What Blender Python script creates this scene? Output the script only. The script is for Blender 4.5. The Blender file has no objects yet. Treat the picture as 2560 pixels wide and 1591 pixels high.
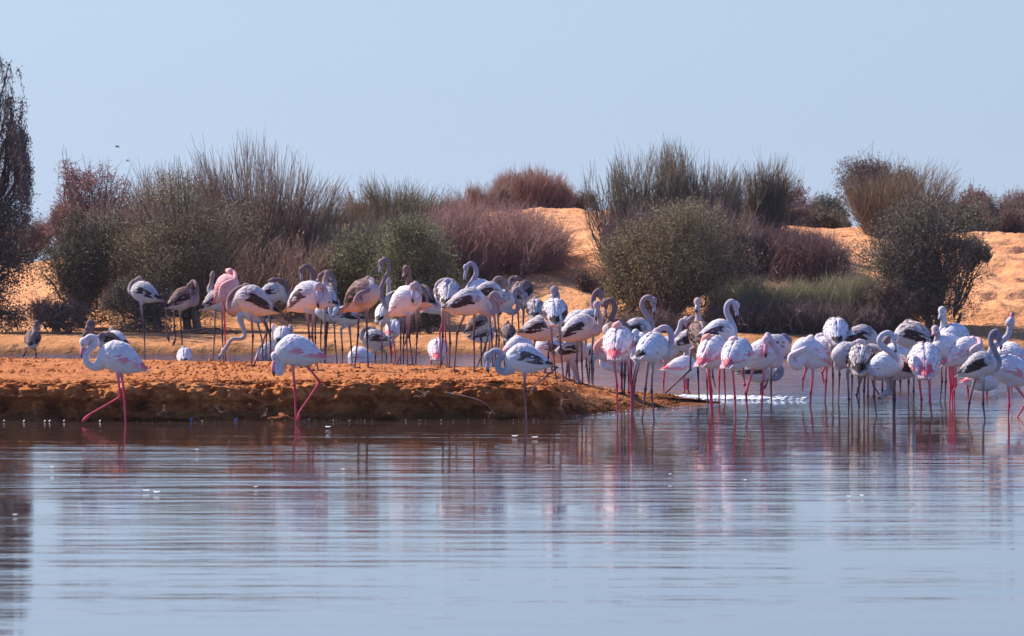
import bpy, math
import numpy as np
from mathutils import Vector

# ------------------------------------------------------------------ camera, sky, sun, exposure
SC = bpy.context.scene
COL = SC.collection
F = 14222.2          # focal length in pixels of a 2560 pixel wide frame (200 mm lens)
HZ = 500.0           # horizon row
CH = 2.5             # camera height above the water

cam_d = bpy.data.cameras.new('camera')
cam = bpy.data.objects.new('camera', cam_d); COL.objects.link(cam)
cam.location = (0, 0, CH); cam.rotation_euler = (math.radians(90), 0, 0)
cam_d.lens = 200; cam_d.sensor_width = 36; cam_d.sensor_fit = 'HORIZONTAL'
cam_d.shift_y = -(795.5 - HZ) / 2560
cam_d.clip_start = 0.5; cam_d.clip_end = 6000
cam_d.dof.use_dof = True; cam_d.dof.focus_distance = 75; cam_d.dof.aperture_fstop = 6.3
SC.camera = cam

SUN = Vector((-0.62, 0.38, 0.69)).normalized()
world = bpy.data.worlds.new('World'); SC.world = world; world.use_nodes = True
nt = world.node_tree; nt.nodes.clear()
sky = nt.nodes.new('ShaderNodeTexSky'); sky.sky_type = 'NISHITA'; sky.sun_disc = False
sky.sun_elevation = math.asin(SUN.z); sky.sun_rotation = math.atan2(SUN.x, SUN.y)
sky.air_density = 1.0; sky.dust_density = 0.3; sky.ozone_density = 2.0; sky.altitude = 0
tint = nt.nodes.new('ShaderNodeMix'); tint.data_type = 'RGBA'; tint.blend_type = 'MULTIPLY'
tint.inputs[0].default_value = 1.0; tint.inputs[7].default_value = (0.69, 0.98, 1.80, 1)
bg = nt.nodes.new('ShaderNodeBackground'); bg.inputs[1].default_value = 0.064
out = nt.nodes.new('ShaderNodeOutputWorld')
# below the horizon the sky keeps the colour it has at the horizon
wtc = nt.nodes.new('ShaderNodeTexCoord'); wsp = nt.nodes.new('ShaderNodeSeparateXYZ'); wcb = nt.nodes.new('ShaderNodeCombineXYZ')
wmx = nt.nodes.new('ShaderNodeMath'); wmx.operation = 'MAXIMUM'; wmx.inputs[1].default_value = 0.004
nt.links.new(wtc.outputs['Generated'], wsp.inputs[0]); nt.links.new(wsp.outputs[0], wcb.inputs[0]); nt.links.new(wsp.outputs[1], wcb.inputs[1])
nt.links.new(wsp.outputs[2], wmx.inputs[0]); wpw = nt.nodes.new('ShaderNodeMath'); wpw.operation = 'POWER'; wpw.inputs[1].default_value = 1.7   # stretches the pale horizon band upward, brightening its reflection in the water
nt.links.new(wmx.outputs[0], wpw.inputs[0]); nt.links.new(wpw.outputs[0], wcb.inputs[2]); nt.links.new(wcb.outputs[0], sky.inputs[0])
nt.links.new(sky.outputs[0], tint.inputs[6]); nt.links.new(tint.outputs[2], bg.inputs[0]); nt.links.new(bg.outputs[0], out.inputs[0])

sd = bpy.data.lights.new('sun', 'SUN'); sd.energy = 5.0; sd.angle = math.radians(0.5); sd.color = (1.0, 0.90, 0.79)
so = bpy.data.objects.new('sun', sd); COL.objects.link(so)
so.rotation_euler = SUN.to_track_quat('Z', 'Y').to_euler(); so.location = (-40, 60, 60)

SC.view_settings.view_transform = 'Standard'; SC.view_settings.look = 'None'
SC.view_settings.gamma = 1; SC.view_settings.exposure = 0.72
SC.view_settings.use_curve_mapping = False

# ------------------------------------------------------------------ helpers
def at(px, py, D):
    """the place in the world seen at photograph pixel (px, py) at distance D"""
    return np.array([(px - 1280) * D / F, D, CH - (py - HZ) * D / F])

def wx(px, D): return (px - 1280) * D / F

_P = np.random.RandomState(7).rand(4096)
def vnoise(p):
    """smooth value noise, p (...,3) -> 0..1"""
    i = np.floor(p).astype(np.int64); f = p - i; f = f * f * (3 - 2 * f)
    r = 0
    for a in (0, 1):
        for b in (0, 1):
            for c in (0, 1):
                h = ((i[..., 0] + a) * 374761393 + (i[..., 1] + b) * 668265263 + (i[..., 2] + c) * 1274126177)
                h = (h ^ (h >> 13)) * 1103515245
                v = _P[(h ^ (h >> 16)) & 4095]
                w = (f[..., 0] if a else 1 - f[..., 0]) * (f[..., 1] if b else 1 - f[..., 1]) * (f[..., 2] if c else 1 - f[..., 2])
                r = r + v * w
    return r

def fbm(x, y, z=0, scale=1.0, octv=4, gain=0.5):
    x, y = np.broadcast_arrays(np.asarray(x, float), np.asarray(y, float))
    z = np.broadcast_to(np.asarray(z, float), x.shape)
    p = np.stack([x, y, z], -1) / scale
    a = 1; s = 0; t = 0
    for k in range(octv):
        s = s + a * vnoise(p + 17.3 * k); t += a; a *= gain; p = p * 2.03
    return s / t - 0.5

def link_mesh(name, V, Fs, mat=None, C=None, parent=None, smooth=True):
    """V (n,3); Fs list of (m,k) index arrays; C (n,3) colours; mat one material"""
    V = np.asarray(V, np.float32)
    me = bpy.data.meshes.new(name)
    Fs = [np.asarray(f, np.int32) for f in Fs if len(f)]
    loops = np.concatenate([f.ravel() for f in Fs])
    sizes = np.concatenate([np.full(len(f), f.shape[1], np.int32) for f in Fs])
    starts = np.concatenate([[0], np.cumsum(sizes)[:-1]]).astype(np.int32)
    me.vertices.add(len(V)); me.vertices.foreach_set('co', V.ravel())
    me.loops.add(len(loops)); me.loops.foreach_set('vertex_index', loops)
    me.polygons.add(len(sizes)); me.polygons.foreach_set('loop_start', starts); me.polygons.foreach_set('loop_total', sizes)
    me.update(calc_edges=True); me.validate()
    me.polygons.foreach_set('use_smooth', np.full(len(me.polygons), smooth))
    if C is not None:
        at_ = me.color_attributes.new('Col', 'FLOAT_COLOR', 'POINT')
        c = np.ones((len(V), 4), np.float32); c[:, :3] = C
        at_.data.foreach_set('color', c.ravel())
    if mat: me.materials.append(mat)
    o = bpy.data.objects.new(name, me); COL.objects.link(o)
    if parent: o.parent = parent
    return o

def empty(name, loc):
    o = bpy.data.objects.new(name, None); COL.objects.link(o); o.location = loc; o.empty_display_size = 0.1
    return o

def tag(o, label=None, cat=None, group=None, kind=None):
    if label: o['label'] = label
    if cat: o['category'] = cat
    if group: o['group'] = group
    if kind: o['kind'] = kind
    return o

class MB:
    def __init__(s): s.V = []; s.F = []; s.C = []; s.n = 0
    def add(s, V, Fs, C):
        V = np.asarray(V, float).reshape(-1, 3)
        C = np.broadcast_to(np.asarray(C, float), (len(V), 3)) if np.asarray(C).ndim == 1 else np.asarray(C, float).reshape(-1, 3)
        for f in Fs:
            if len(f): s.F.append(np.asarray(f) + s.n)
        s.V.append(V); s.C.append(C); s.n += len(V)
    def build(s, name, mat, parent=None, smooth=True, origin=None):
        V = np.concatenate(s.V); C = np.concatenate(s.C)
        if origin is not None: V = V - np.asarray(origin)
        by = {}
        for f in s.F: by.setdefault(f.shape[1], []).append(f)
        return link_mesh(name, V, [np.concatenate(v) for v in by.values()], mat, C, parent, smooth)

def grid_faces(nu, nv, closed_v=False):
    u = np.arange(nu - 1)[:, None]; nvv = nv if closed_v else nv - 1
    v = np.arange(nvv)[None, :]; v2 = (v + 1) % nv
    a = u * nv + v; b = u * nv + v2; c = (u + 1) * nv + v2; d = (u + 1) * nv + v
    return np.stack([a, b, c, d], -1).reshape(-1, 4)

def tubes(P, R, sides=3, ref=(0.13, 1, 0.07)):
    """a batch of tapered tubes; P (N,K,3), R (N,K)"""
    P = np.asarray(P, float); R = np.asarray(R, float); N, K, _ = P.shape
    T = np.gradient(P, axis=1); T /= np.linalg.norm(T, axis=2, keepdims=True) + 1e-9
    ref = np.broadcast_to(np.asarray(ref, float), T.shape)
    U = np.cross(T, ref); U /= np.linalg.norm(U, axis=2, keepdims=True) + 1e-9
    W = np.cross(T, U)
    a = np.arange(sides) * 2 * np.pi / sides
    V = P[:, :, None] + R[:, :, None, None] * (np.cos(a)[:, None] * U[:, :, None] + np.sin(a)[:, None] * W[:, :, None])
    f = grid_faces(K, sides, True)
    Fc = (f[None] + (np.arange(N) * K * sides)[:, None, None]).reshape(-1, 4)
    return V.reshape(-1, 3), Fc

def tube1(P, R, sides=10, cap=True, flat=None):
    """one tube with parallel transport frames"""
    P = np.asarray(P, float); K = len(P); R = np.asarray(R, float)
    T = np.gradient(P, axis=0); T /= np.linalg.norm(T, axis=1, keepdims=True) + 1e-9
    U = np.zeros_like(P); u = np.cross(T[0], [0.1, 1, 0.2]); u /= np.linalg.norm(u)
    for k in range(K):
        u = u - T[k] * np.dot(u, T[k]); u /= np.linalg.norm(u) + 1e-9; U[k] = u
    W = np.cross(T, U)
    a = np.arange(sides) * 2 * np.pi / sides
    V = P[:, None] + R[:, None, None] * (np.cos(a)[:, None] * U[:, None] + np.sin(a)[:, None] * W[:, None])
    Fs = [grid_faces(K, sides, True)]
    V = V.reshape(-1, 3)
    if cap:
        V = np.vstack([V, P[0], P[-1]]); i = np.arange(sides); j = (i + 1) % sides
        Fs.append(np.stack([np.full(sides, K * sides), j, i], -1))
        Fs.append(np.stack([np.full(sides, K * sides + 1), (K - 1) * sides + i, (K - 1) * sides + j], -1))
    return V, Fs

def catmull(P, n=5):
    P = np.asarray(P, float)
    Q = np.vstack([2 * P[0] - P[1], P, 2 * P[-1] - P[-2]])
    out = []
    for i in range(1, len(Q) - 2):
        p0, p1, p2, p3 = Q[i - 1], Q[i], Q[i + 1], Q[i + 2]
        for t in np.arange(n) / n:
            out.append(0.5 * (2 * p1 + (p2 - p0) * t + (2 * p0 - 5 * p1 + 4 * p2 - p3) * t * t + (3 * p1 - p0 - 3 * p2 + p3) * t ** 3))
    out.append(P[-1])
    return np.array(out)

# ------------------------------------------------------------------ materials
def mat(name, rough=0.8, spec=0.3, color=None, attr=False, noise=None, bump=None, ramp=None, coord='Object', trans=0.0, vary=0.0):
    m = bpy.data.materials.new(name); m.use_nodes = True
    t = m.node_tree; b = t.nodes['Principled BSDF']
    b.inputs['Roughness'].default_value = rough; b.inputs['Specular IOR Level'].default_value = spec
    tc = t.nodes.new('ShaderNodeTexCoord')
    src = None
    if attr:
        a = t.nodes.new('ShaderNodeVertexColor'); a.layer_name = 'Col'; src = a.outputs[0]
    elif color: b.inputs['Base Color'].default_value = (*color, 1)
    if ramp:
        n = t.nodes.new('ShaderNodeTexNoise'); n.inputs['Scale'].default_value = ramp[0]; n.inputs['Detail'].default_value = 6
        n.inputs['Roughness'].default_value = 0.65
        t.links.new(tc.outputs[coord], n.inputs[0])
        r = t.nodes.new('ShaderNodeValToRGB'); t.links.new(n.outputs[0], r.inputs[0])
        cs = ramp[1]
        r.color_ramp.elements[0].position = 0.33; r.color_ramp.elements[0].color = (*cs[0], 1)
        r.color_ramp.elements[1].position = 0.67; r.color_ramp.elements[1].color = (*cs[-1], 1)
        if len(cs) == 3:
            e = r.color_ramp.elements.new(0.5); e.color = (*cs[1], 1)
        src = r.outputs[0]
    if vary:
        n = t.nodes.new('ShaderNodeTexNoise'); n.inputs['Scale'].default_value = vary[0]; n.inputs['Detail'].default_value = 3
        t.links.new(tc.outputs[coord], n.inputs[0])
        mr = t.nodes.new('ShaderNodeMapRange'); mr.inputs[1].default_value = 0.3; mr.inputs[2].default_value = 0.7
        mr.inputs[3].default_value = vary[1]; mr.inputs[4].default_value = vary[2]
        t.links.new(n.outputs[0], mr.inputs[0])
        mx = t.nodes.new('ShaderNodeMix'); mx.data_type = 'RGBA'; mx.blend_type = 'MULTIPLY'; mx.inputs[0].default_value = 1
        t.links.new(src, mx.inputs[6]); t.links.new(mr.outputs[0], mx.inputs[7]); src = mx.outputs[2]
    if src is not None: t.links.new(src, b.inputs['Base Color'])
    if bump:
        prev = None
        for (sc, dist) in bump:
            n = t.nodes.new('ShaderNodeTexNoise'); n.inputs['Scale'].default_value = sc; n.inputs['Detail'].default_value = 4
            t.links.new(tc.outputs[coord], n.inputs[0])
            bp = t.nodes.new('ShaderNodeBump'); bp.inputs['Distance'].default_value = dist; bp.inputs['Strength'].default_value = 1
            t.links.new(n.outputs[0], bp.inputs['Height'])
            if prev: t.links.new(prev.outputs[0], bp.inputs['Normal'])
            prev = bp
        t.links.new(prev.outputs[0], b.inputs['Normal'])
    if trans:
        tr = t.nodes.new('ShaderNodeBsdfTranslucent'); mxs = t.nodes.new('ShaderNodeMixShader'); mxs.inputs[0].default_value = trans
        t.links.new(src, tr.inputs[0]); o = t.nodes['Material Output']
        t.links.new(b.outputs[0], mxs.inputs[1]); t.links.new(tr.outputs[0], mxs.inputs[2]); t.links.new(mxs.outputs[0], o.inputs[0])
    return m

M_sand = mat('dune_sand', 0.95, 0.1, ramp=(0.9, [(0.60, 0.26, 0.12), (0.68, 0.31, 0.15), (0.74, 0.36, 0.18)]), bump=[(1.8, 0.10), (9, 0.02)], vary=(25, 0.88, 1.06))
M_mud = mat('mud_bank', 0.95, 0.1, ramp=(2.2, [(0.35, 0.108, 0.030), (0.47, 0.16, 0.046), (0.60, 0.24, 0.08)]), bump=[(14, 0.05), (60, 0.012)], vary=(30, 0.75, 1.12))
M_feather = mat('plumage', 0.75, 0.2, attr=True, vary=(38, 0.90, 1.03), bump=[(45, 0.006)])
M_horn = mat('leg_and_bill_horn', 0.5, 0.4, attr=True, vary=(60, 0.85, 1.05))
M_leaf = mat('leaves', 0.6, 0.3, attr=True, trans=0.25)
M_twig = mat('twigs', 0.85, 0.2, attr=True)
M_bark = mat('bark', 0.9, 0.2, attr=True, vary=(18, 0.6, 1.15), bump=[(30, 0.03)])
M_foam = mat('white_foam', 0.35, 0.5, color=(0.82, 0.82, 0.84), bump=[(22, 0.03)])

def water_mat():
    m = bpy.data.materials.new('lagoon_water'); m.use_nodes = True
    t = m.node_tree; b = t.nodes['Principled BSDF']
    b.inputs['Base Color'].default_value = (0.060, 0.034, 0.028, 1)
    b.inputs['Roughness'].default_value = 0.03; b.inputs['IOR'].default_value = 2.0
    b.inputs['Specular IOR Level'].default_value = 0.5
    tc = t.nodes.new('ShaderNodeTexCoord'); prev = None
    def noise(sx, sy, det, off=0):
        mp = t.nodes.new('ShaderNodeMapping'); mp.inputs['Scale'].default_value = (sx, sy, 1); mp.inputs['Location'].default_value = (sx * 31 + off, sy * 7, 0)
        n = t.nodes.new('ShaderNodeTexNoise'); n.inputs['Scale'].default_value = 1; n.inputs['Detail'].default_value = det
        t.links.new(tc.outputs['Object'], mp.inputs[0]); t.links.new(mp.outputs[0], n.inputs[0]); return n
    def mapr(src, a0, a1, b0, b1):
        r = t.nodes.new('ShaderNodeMapRange'); r.inputs[1].default_value = a0; r.inputs[2].default_value = a1; r.inputs[3].default_value = b0; r.inputs[4].default_value = b1
        t.links.new(src, r.inputs[0]); return r.outputs[0]
    sp = t.nodes.new('ShaderNodeSeparateXYZ'); t.links.new(tc.outputs['Object'], sp.inputs[0])
    # a breeze ruffles the channel and the open water beyond the spit, in patches
    far = mapr(sp.outputs[1], 63.0, 74.0, 0.0, 1.0); near = mapr(sp.outputs[1], 36.0, 60.0, 0.62, 1.35)
    t.links.new(mapr(sp.outputs[1], 66.0, 84.0, 0.015, 0.08), b.inputs['Roughness'])
    patch = mapr(noise(0.10, 0.22, 2, 5).outputs[0], 0.40, 0.60, 0.35, 1.25)
    for (sx, sy, dist, det, k0, k1) in ((0.10, 0.75, 0.013, 1, 1, 1), (0.40, 2.2, 0.0090, 3, 1, 2.2), (0.75, 4.8, 0.0052, 3, 1, 4.0), (0.5, 1.3, 0.19, 3, 0.0, 1.0), (2.2, 6.5, 0.06, 3, 0.0, 1.0)):
        n = noise(sx, sy, det)
        st = mapr(far, 0, 1, k0, k1); mu = t.nodes.new('ShaderNodeMath'); mu.operation = 'MULTIPLY'; t.links.new(st, mu.inputs[0]); t.links.new(patch, mu.inputs[1])
        if sy > 2:
            m4 = t.nodes.new('ShaderNodeMath'); m4.operation = 'MULTIPLY'; t.links.new(mu.outputs[0], m4.inputs[0]); t.links.new(near, m4.inputs[1]); mu = m4
        di = t.nodes.new('ShaderNodeMath'); di.operation = 'MULTIPLY'; di.inputs[1].default_value = dist; t.links.new(mu.outputs[0], di.inputs[0])
        bp = t.nodes.new('ShaderNodeBump'); bp.inputs['Strength'].default_value = 1; t.links.new(di.outputs[0], bp.inputs['Distance'])
        t.links.new(n.outputs[0], bp.inputs['Height'])
        if prev: t.links.new(prev.outputs[0], bp.inputs['Normal'])
        prev = bp
    t.links.new(prev.outputs[0], b.inputs['Normal'])
    return m
M_water = water_mat()

# ------------------------------------------------------------------ ground with the far shore and the dunes
def sstep(a, b, x):
    t = np.clip((x - a) / (b - a), 0, 1); return t * t * (3 - 2 * t)

CR_PX = [-4000, -400, 0, 100, 300, 600, 900, 1150, 1350, 1480, 1650, 1900, 2060, 2250, 2450, 2700, 6000]
CR_Z = [1.0, 1.05, 1.10, 1.20, 1.55, 1.85, 2.0, 2.18, 2.27, 2.24, 2.1, 1.95, 1.86, 1.80, 1.77, 1.75, 1.5]

def ground_z(x, y):
    x = np.asarray(x, float); y = np.asarray(y, float)
    x, y = np.broadcast_arrays(x, y)
    px = 1280 + x * F / 115
    crest = np.interp(px, CR_PX, CR_Z)
    shore = 92.3 + 2.2 * sstep(1.5, 5, x) + 0.5 * fbm(x, 0, 3, 1.6, 4)
    right = sstep(2.5, 5.0, x)
    z = -0.5 + 0.5 * sstep(shore - 1.0, shore, y)
    z = z + (0.14 * (1 - right) + 0.05 * right) * sstep(shore, shore + 0.25, y)
    z = z + (0.11 * (1 - right) + 0.20 * right) * sstep(shore + 0.2, shore + 2.0, y)
    t = np.clip((y - 96.8 + 0.6 * right) / 18.2, 0, 1)
    prof = 1 - (1 - t) ** 2.5
    prof = prof * sstep(-0.02, 0.12, t)
    z = z + (crest - 0.25) * prof
    # the hump under the shrubs on the right
    z = z + 0.42 * np.exp(-((x - 4.65) / 1.0) ** 2 - ((y - 101.6) / 1.5) ** 2)
    # relief: ripples, slumps and footprints
    dune = sstep(96.6, 98.5, y)
    foot = 0.55 + 0.9 * sstep(6.3, 7.6, x) + 0.5 * np.exp(-((x - 0.9) / 1.3) ** 2)
    n = fbm(x, y * 0.6, 0, 0.42, 3)
    z = z + dune * foot * (0.36 * n - 0.28 * np.clip(n - 0.06, 0, 1)) + dune * foot * 0.09 * fbm(x, y * .8, 7, 0.2, 2)
    z = z + dune * 0.20 * fbm(x, y, 5, 2.6, 3)
    z = z + (1 - dune) * (0.03 + 0.16 * np.exp(-((y - shore - .3) / .5) ** 2)) * fbm(x, y, 9, 0.25, 3) * sstep(shore - 0.2, shore + 0.2, y)
    z = z - np.clip(y - 118, 0, None) * 0.0135 - sstep(118, 124, y) * 0.25
    return z

def gz(px, D): return float(ground_z(wx(px, D), D))

def spread(a, b, step, lo, hi, n):
    mid = np.arange(a, b, step)
    g = np.geomspace(1, 1 + (hi - b) , n) - 1 + b + step
    h = a - step - (np.geomspace(1, 1 + (a - lo), n) - 1)
    return np.unique(np.concatenate([h, mid, g]))
gx = spread(-13, 13, 0.075, -2500, 2500, 40)
gy = np.concatenate([np.arange(-40, 90, 10.0), np.arange(90.5, 118, 0.075), 118 + np.geomspace(0.2, 3500, 60)])
X, Y = np.meshgrid(gx, gy, indexing='ij')
Z = ground_z(X, Y)
g = link_mesh('ground', np.stack([X, Y, Z], -1).reshape(-1, 3), [grid_faces(len(gx), len(gy))[:, ::1]], None)
gm = bpy.data.materials.new('ground_sand_and_mud'); gm.use_nodes = True
def ground_mat(m):
    t = m.node_tree; b = t.nodes['Principled BSDF']; b.inputs['Roughness'].default_value = 0.95; b.inputs['Specular IOR Level'].default_value = 0.1
    tc = t.nodes.new('ShaderNodeTexCoord'); sp = t.nodes.new('ShaderNodeSeparateXYZ'); t.links.new(tc.outputs['Object'], sp.inputs[0])
    def noise(sc, det=4, mapscale=None):
        n = t.nodes.new('ShaderNodeTexNoise'); n.inputs['Scale'].default_value = sc; n.inputs['Detail'].default_value = det
        t.links.new(tc.outputs['Object'], n.inputs[0]); return n
    def ramp(n, cs, lo=.33, hi=.67):
        r = t.nodes.new('ShaderNodeValToRGB'); t.links.new(n.outputs[0], r.inputs[0])
        r.color_ramp.elements[0].position = lo; r.color_ramp.elements[0].color = (*cs[0], 1)
        r.color_ramp.elements[1].position = hi; r.color_ramp.elements[1].color = (*cs[1], 1); return r
    sand = ramp(noise(0.8, 6), [(0.56, 0.24, 0.098), (0.71, 0.345, 0.155)])
    mud = ramp(noise(2.5, 6), [(0.38, 0.16, 0.058), (0.54, 0.25, 0.10)])
    ad = t.nodes.new('ShaderNodeMath'); ad.operation = 'ADD'
    nn = noise(1.2, 3); ml = t.nodes.new('ShaderNodeMath'); ml.operation = 'MULTIPLY'; ml.inputs[1].default_value = 2.0
    t.links.new(nn.outputs[0], ml.inputs[0]); t.links.new(sp.outputs[1], ad.inputs[0]); t.links.new(ml.outputs[0], ad.inputs[1])
    mr = t.nodes.new('ShaderNodeMapRange'); mr.inputs[1].default_value = 97.4; mr.inputs[2].default_value = 98.6
    t.links.new(ad.outputs[0], mr.inputs[0])
    mx = t.nodes.new('ShaderNodeMix'); mx.data_type = 'RGBA'
    t.links.new(mr.outputs[0], mx.inputs[0]); t.links.new(mud.outputs[0], mx.inputs[6]); t.links.new(sand.outputs[0], mx.inputs[7])
    # wet dark rim at the water's edge
    wr = t.nodes.new('ShaderNodeMapRange'); wr.inputs[1].default_value = 0.02; wr.inputs[2].default_value = 0.10
    wr.inputs[3].default_value = 0.35; wr.inputs[4].default_value = 1.0
    t.links.new(sp.outputs[2], wr.inputs[0])
    m2 = t.nodes.new('ShaderNodeMix'); m2.data_type = 'RGBA'; m2.blend_type = 'MULTIPLY'; m2.inputs[0].default_value = 1
    t.links.new(mx.outputs[2], m2.inputs[6]); t.links.new(wr.outputs[0], m2.inputs[7]); t.links.new(m2.outputs[2], b.inputs['Base Color'])
    prev = None
    for sc, d in ((2.5, 0.10), (9, 0.05), (40, 0.012)):
        n = noise(sc); bp = t.nodes.new('ShaderNodeBump'); bp.inputs['Distance'].default_value = d
        t.links.new(n.outputs[0], bp.inputs['Height'])
        if prev: t.links.new(prev.outputs[0], bp.inputs['Normal'])
        prev = bp
    t.links.new(prev.outputs[0], b.inputs['Normal'])
ground_mat(gm); g.data.materials.append(gm); tag(g, kind='structure')

# ------------------------------------------------------------------ water
w = link_mesh('water', [(-300, -60, 0), (300, -60, 0), (300, 97.5, 0), (-300, 97.5, 0)], [[(0, 1, 2, 3)]], M_water)
tag(w, kind='structure')

# ------------------------------------------------------------------ the mud spit the birds stand on
FR_PX = [-6000, 0, 500, 1000, 1400, 1440, 1520, 1600, 1700, 1800]
FR_PY = [1060, 1056, 1055, 1053, 1051, 1044, 1034, 1027, 1020, 1011]
BK_PX = [-6000, 0, 640, 1100, 1340, 1420, 1560, 1700, 1800]
BK_D = [82, 79.7, 77.6, 75.7, 73.6, 71.9, 70.9, 70.5, 70.0]
LIP_PX = [-6000, 1250, 1380, 1430, 1500, 1600, 1700, 1800]
LIP_Z = [0.45, 0.45, 0.41, 0.30, 0.21, 0.14, 0.08, 0.015]
def front_D(px): return CH * F / (np.interp(px, FR_PX, FR_PY) - HZ) + 0.30
def bank_profile(px):
    """height profile (offset in D, z) across the spit at column px"""
    Df = front_D(px); Db = np.interp(px, BK_PX, BK_D); H = np.interp(px, LIP_PX, LIP_Z)
    k = min(1.0, H / 0.45); soft = 1 - sstep(1380, 1450, px) * 1.0
    W = max(Db - Df, 0.3)
    lip = min(1.5, W * 0.35)
    hb = min(0.30, H * 0.8)
    # soft bank: steep undercut face; towards the tip: a gentle slope
    fx = [0.0, 0.08, 0.12, 0.06, 0.05, 0.16, 0.50, lip + .1, W * 0.6, W - 0.5 * min(1, W / 4), W, W + 0.4]
    fz = [0.0, 0.22, 0.42, 0.62, 0.78, 0.91, 0.98, 1.0, 0.86, hb / H * 1.0, 0.0, -0.4]
    gx_ = [0.0, 0.1, 0.2, 0.3, 0.45, 0.6, 0.9, lip + .1, W * 0.6, W - 0.5 * min(1, W / 4), W, W + 0.4]
    gz_ = [0.0, 0.08, 0.15, 0.22, 0.33, 0.45, 0.70, 1.0, 0.9, hb / H * 1.0, 0.0, -0.4]
    X_ = np.array(fx) * soft + np.array(gx_) * (1 - soft); Z_ = (np.array(fz) * soft + np.array(gz_) * (1 - soft)) * H
    X_[:8] = np.minimum(X_[:8], W * 0.5 * np.linspace(0.1, 1, 8) + X_[:8] * 0.3)
    return Df, X_, Z_
def bank_z(px, D):
    if px > 1800: return -1
    Df, X_, Z_ = bank_profile(px)
    if D < Df or D > Df + X_[-2]: return -1
    o = np.maximum.accumulate(X_)
    return float(np.interp(D - Df, o, Z_))

cols = np.concatenate([np.linspace(-6000, -250, 30), np.arange(-240, 1800, 5.0), [1800, 1804]])
NV = 190
rows = []
for px in cols:
    Df, X_, Z_ = bank_profile(min(px, 1800))
    X_ = np.concatenate([[X_[0] - 0.02], X_]); Z_ = np.concatenate([[-0.3], Z_])
    if px > 1800: Z_ = np.minimum(Z_, -0.05)
    seg = np.array([8, 9, 12, 10, 10, 16, 22, 18, 32, 26, 14, 8, 4.0]); seg = seg[:len(X_) - 1]
    cum = np.concatenate([[0], np.cumsum(seg)]); s = np.linspace(0, cum[-1], NV)
    rows.append(np.stack([np.full(NV, px), Df + np.interp(s, cum, X_), np.interp(s, cum, Z_)], -1))
B = np.array(rows)
Bx = (B[..., 0] - 1280) * B[..., 1] / F; By = B[..., 1].copy(); Bz = B[..., 2].copy()
onface = 1 - sstep(0.15, 0.8, By - front_D(B[..., 0]))
tipk = np.clip(np.interp(B[..., 0], LIP_PX, LIP_Z) / 0.3, 0.08, 1)
big = fbm(Bx, Bz * 1.3, By * 0.5, 0.75, 3); mid = fbm(Bx, Bz * 1.1, By, 0.2, 3); fine = fbm(Bx, Bz, By, 0.055, 3)
lump = np.clip(fbm(Bx, Bz, By * 0.7, 0.12, 3) + 0.05, 0, 1)
above = sstep(-0.02, 0.05, Bz)
ridge = np.abs(fbm(Bx, Bz * 1.2, By * .5, 0.32, 3)) * 2
hollow = np.exp(-((Bz - 0.13) / 0.09) ** 2) * sstep(0.2, 0.4, np.interp(B[..., 0], LIP_PX, LIP_Z))
By = By - onface * tipk * (0.70 * big + 0.50 * mid + 0.20 * fine + 0.26 * lump - 0.22 * ridge) * above + 0.17 * hollow * onface
Bz = Bz + above * tipk * ((1 - onface) * (0.05 * mid + 0.036 * fine + 0.06 * big) + onface * (0.07 * mid + 0.035 * fine + 0.03 * lump))
V = np.stack([Bx, By, Bz], -1).reshape(-1, 3)
def wet_foot(m):
    t = m.node_tree; b_ = t.nodes['Principled BSDF']; src = b_.inputs['Base Color'].links[0].from_socket
    tc = t.nodes.new('ShaderNodeTexCoord'); sp = t.nodes.new('ShaderNodeSeparateXYZ'); t.links.new(tc.outputs['Object'], sp.inputs[0])
    n = t.nodes.new('ShaderNodeTexNoise'); n.inputs['Scale'].default_value = 3.5; n.inputs['Detail'].default_value = 4; t.links.new(tc.outputs['Object'], n.inputs[0])
    k = t.nodes.new('ShaderNodeMath'); k.operation = 'MULTIPLY_ADD'; k.inputs[1].default_value = -0.22; t.links.new(n.outputs[0], k.inputs[0]); t.links.new(sp.outputs[2], k.inputs[2])
    r = t.nodes.new('ShaderNodeMapRange'); r.inputs[1].default_value = -0.06; r.inputs[2].default_value = 0.06; r.inputs[3].default_value = 0.42; r.inputs[4].default_value = 1.0
    t.links.new(k.outputs[0], r.inputs[0]); mx = t.nodes.new('ShaderNodeMix'); mx.data_type = 'RGBA'; mx.blend_type = 'MULTIPLY'; mx.inputs[0].default_value = 1
    t.links.new(src, mx.inputs[6]); t.links.new(r.outputs[0], mx.inputs[7]); t.links.new(mx.outputs[2], b_.inputs['Base Color'])
wet_foot(M_mud)
b = link_mesh('mud_bank', V, [grid_faces(len(cols), NV)], M_mud); tag(b, kind='structure')

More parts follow.
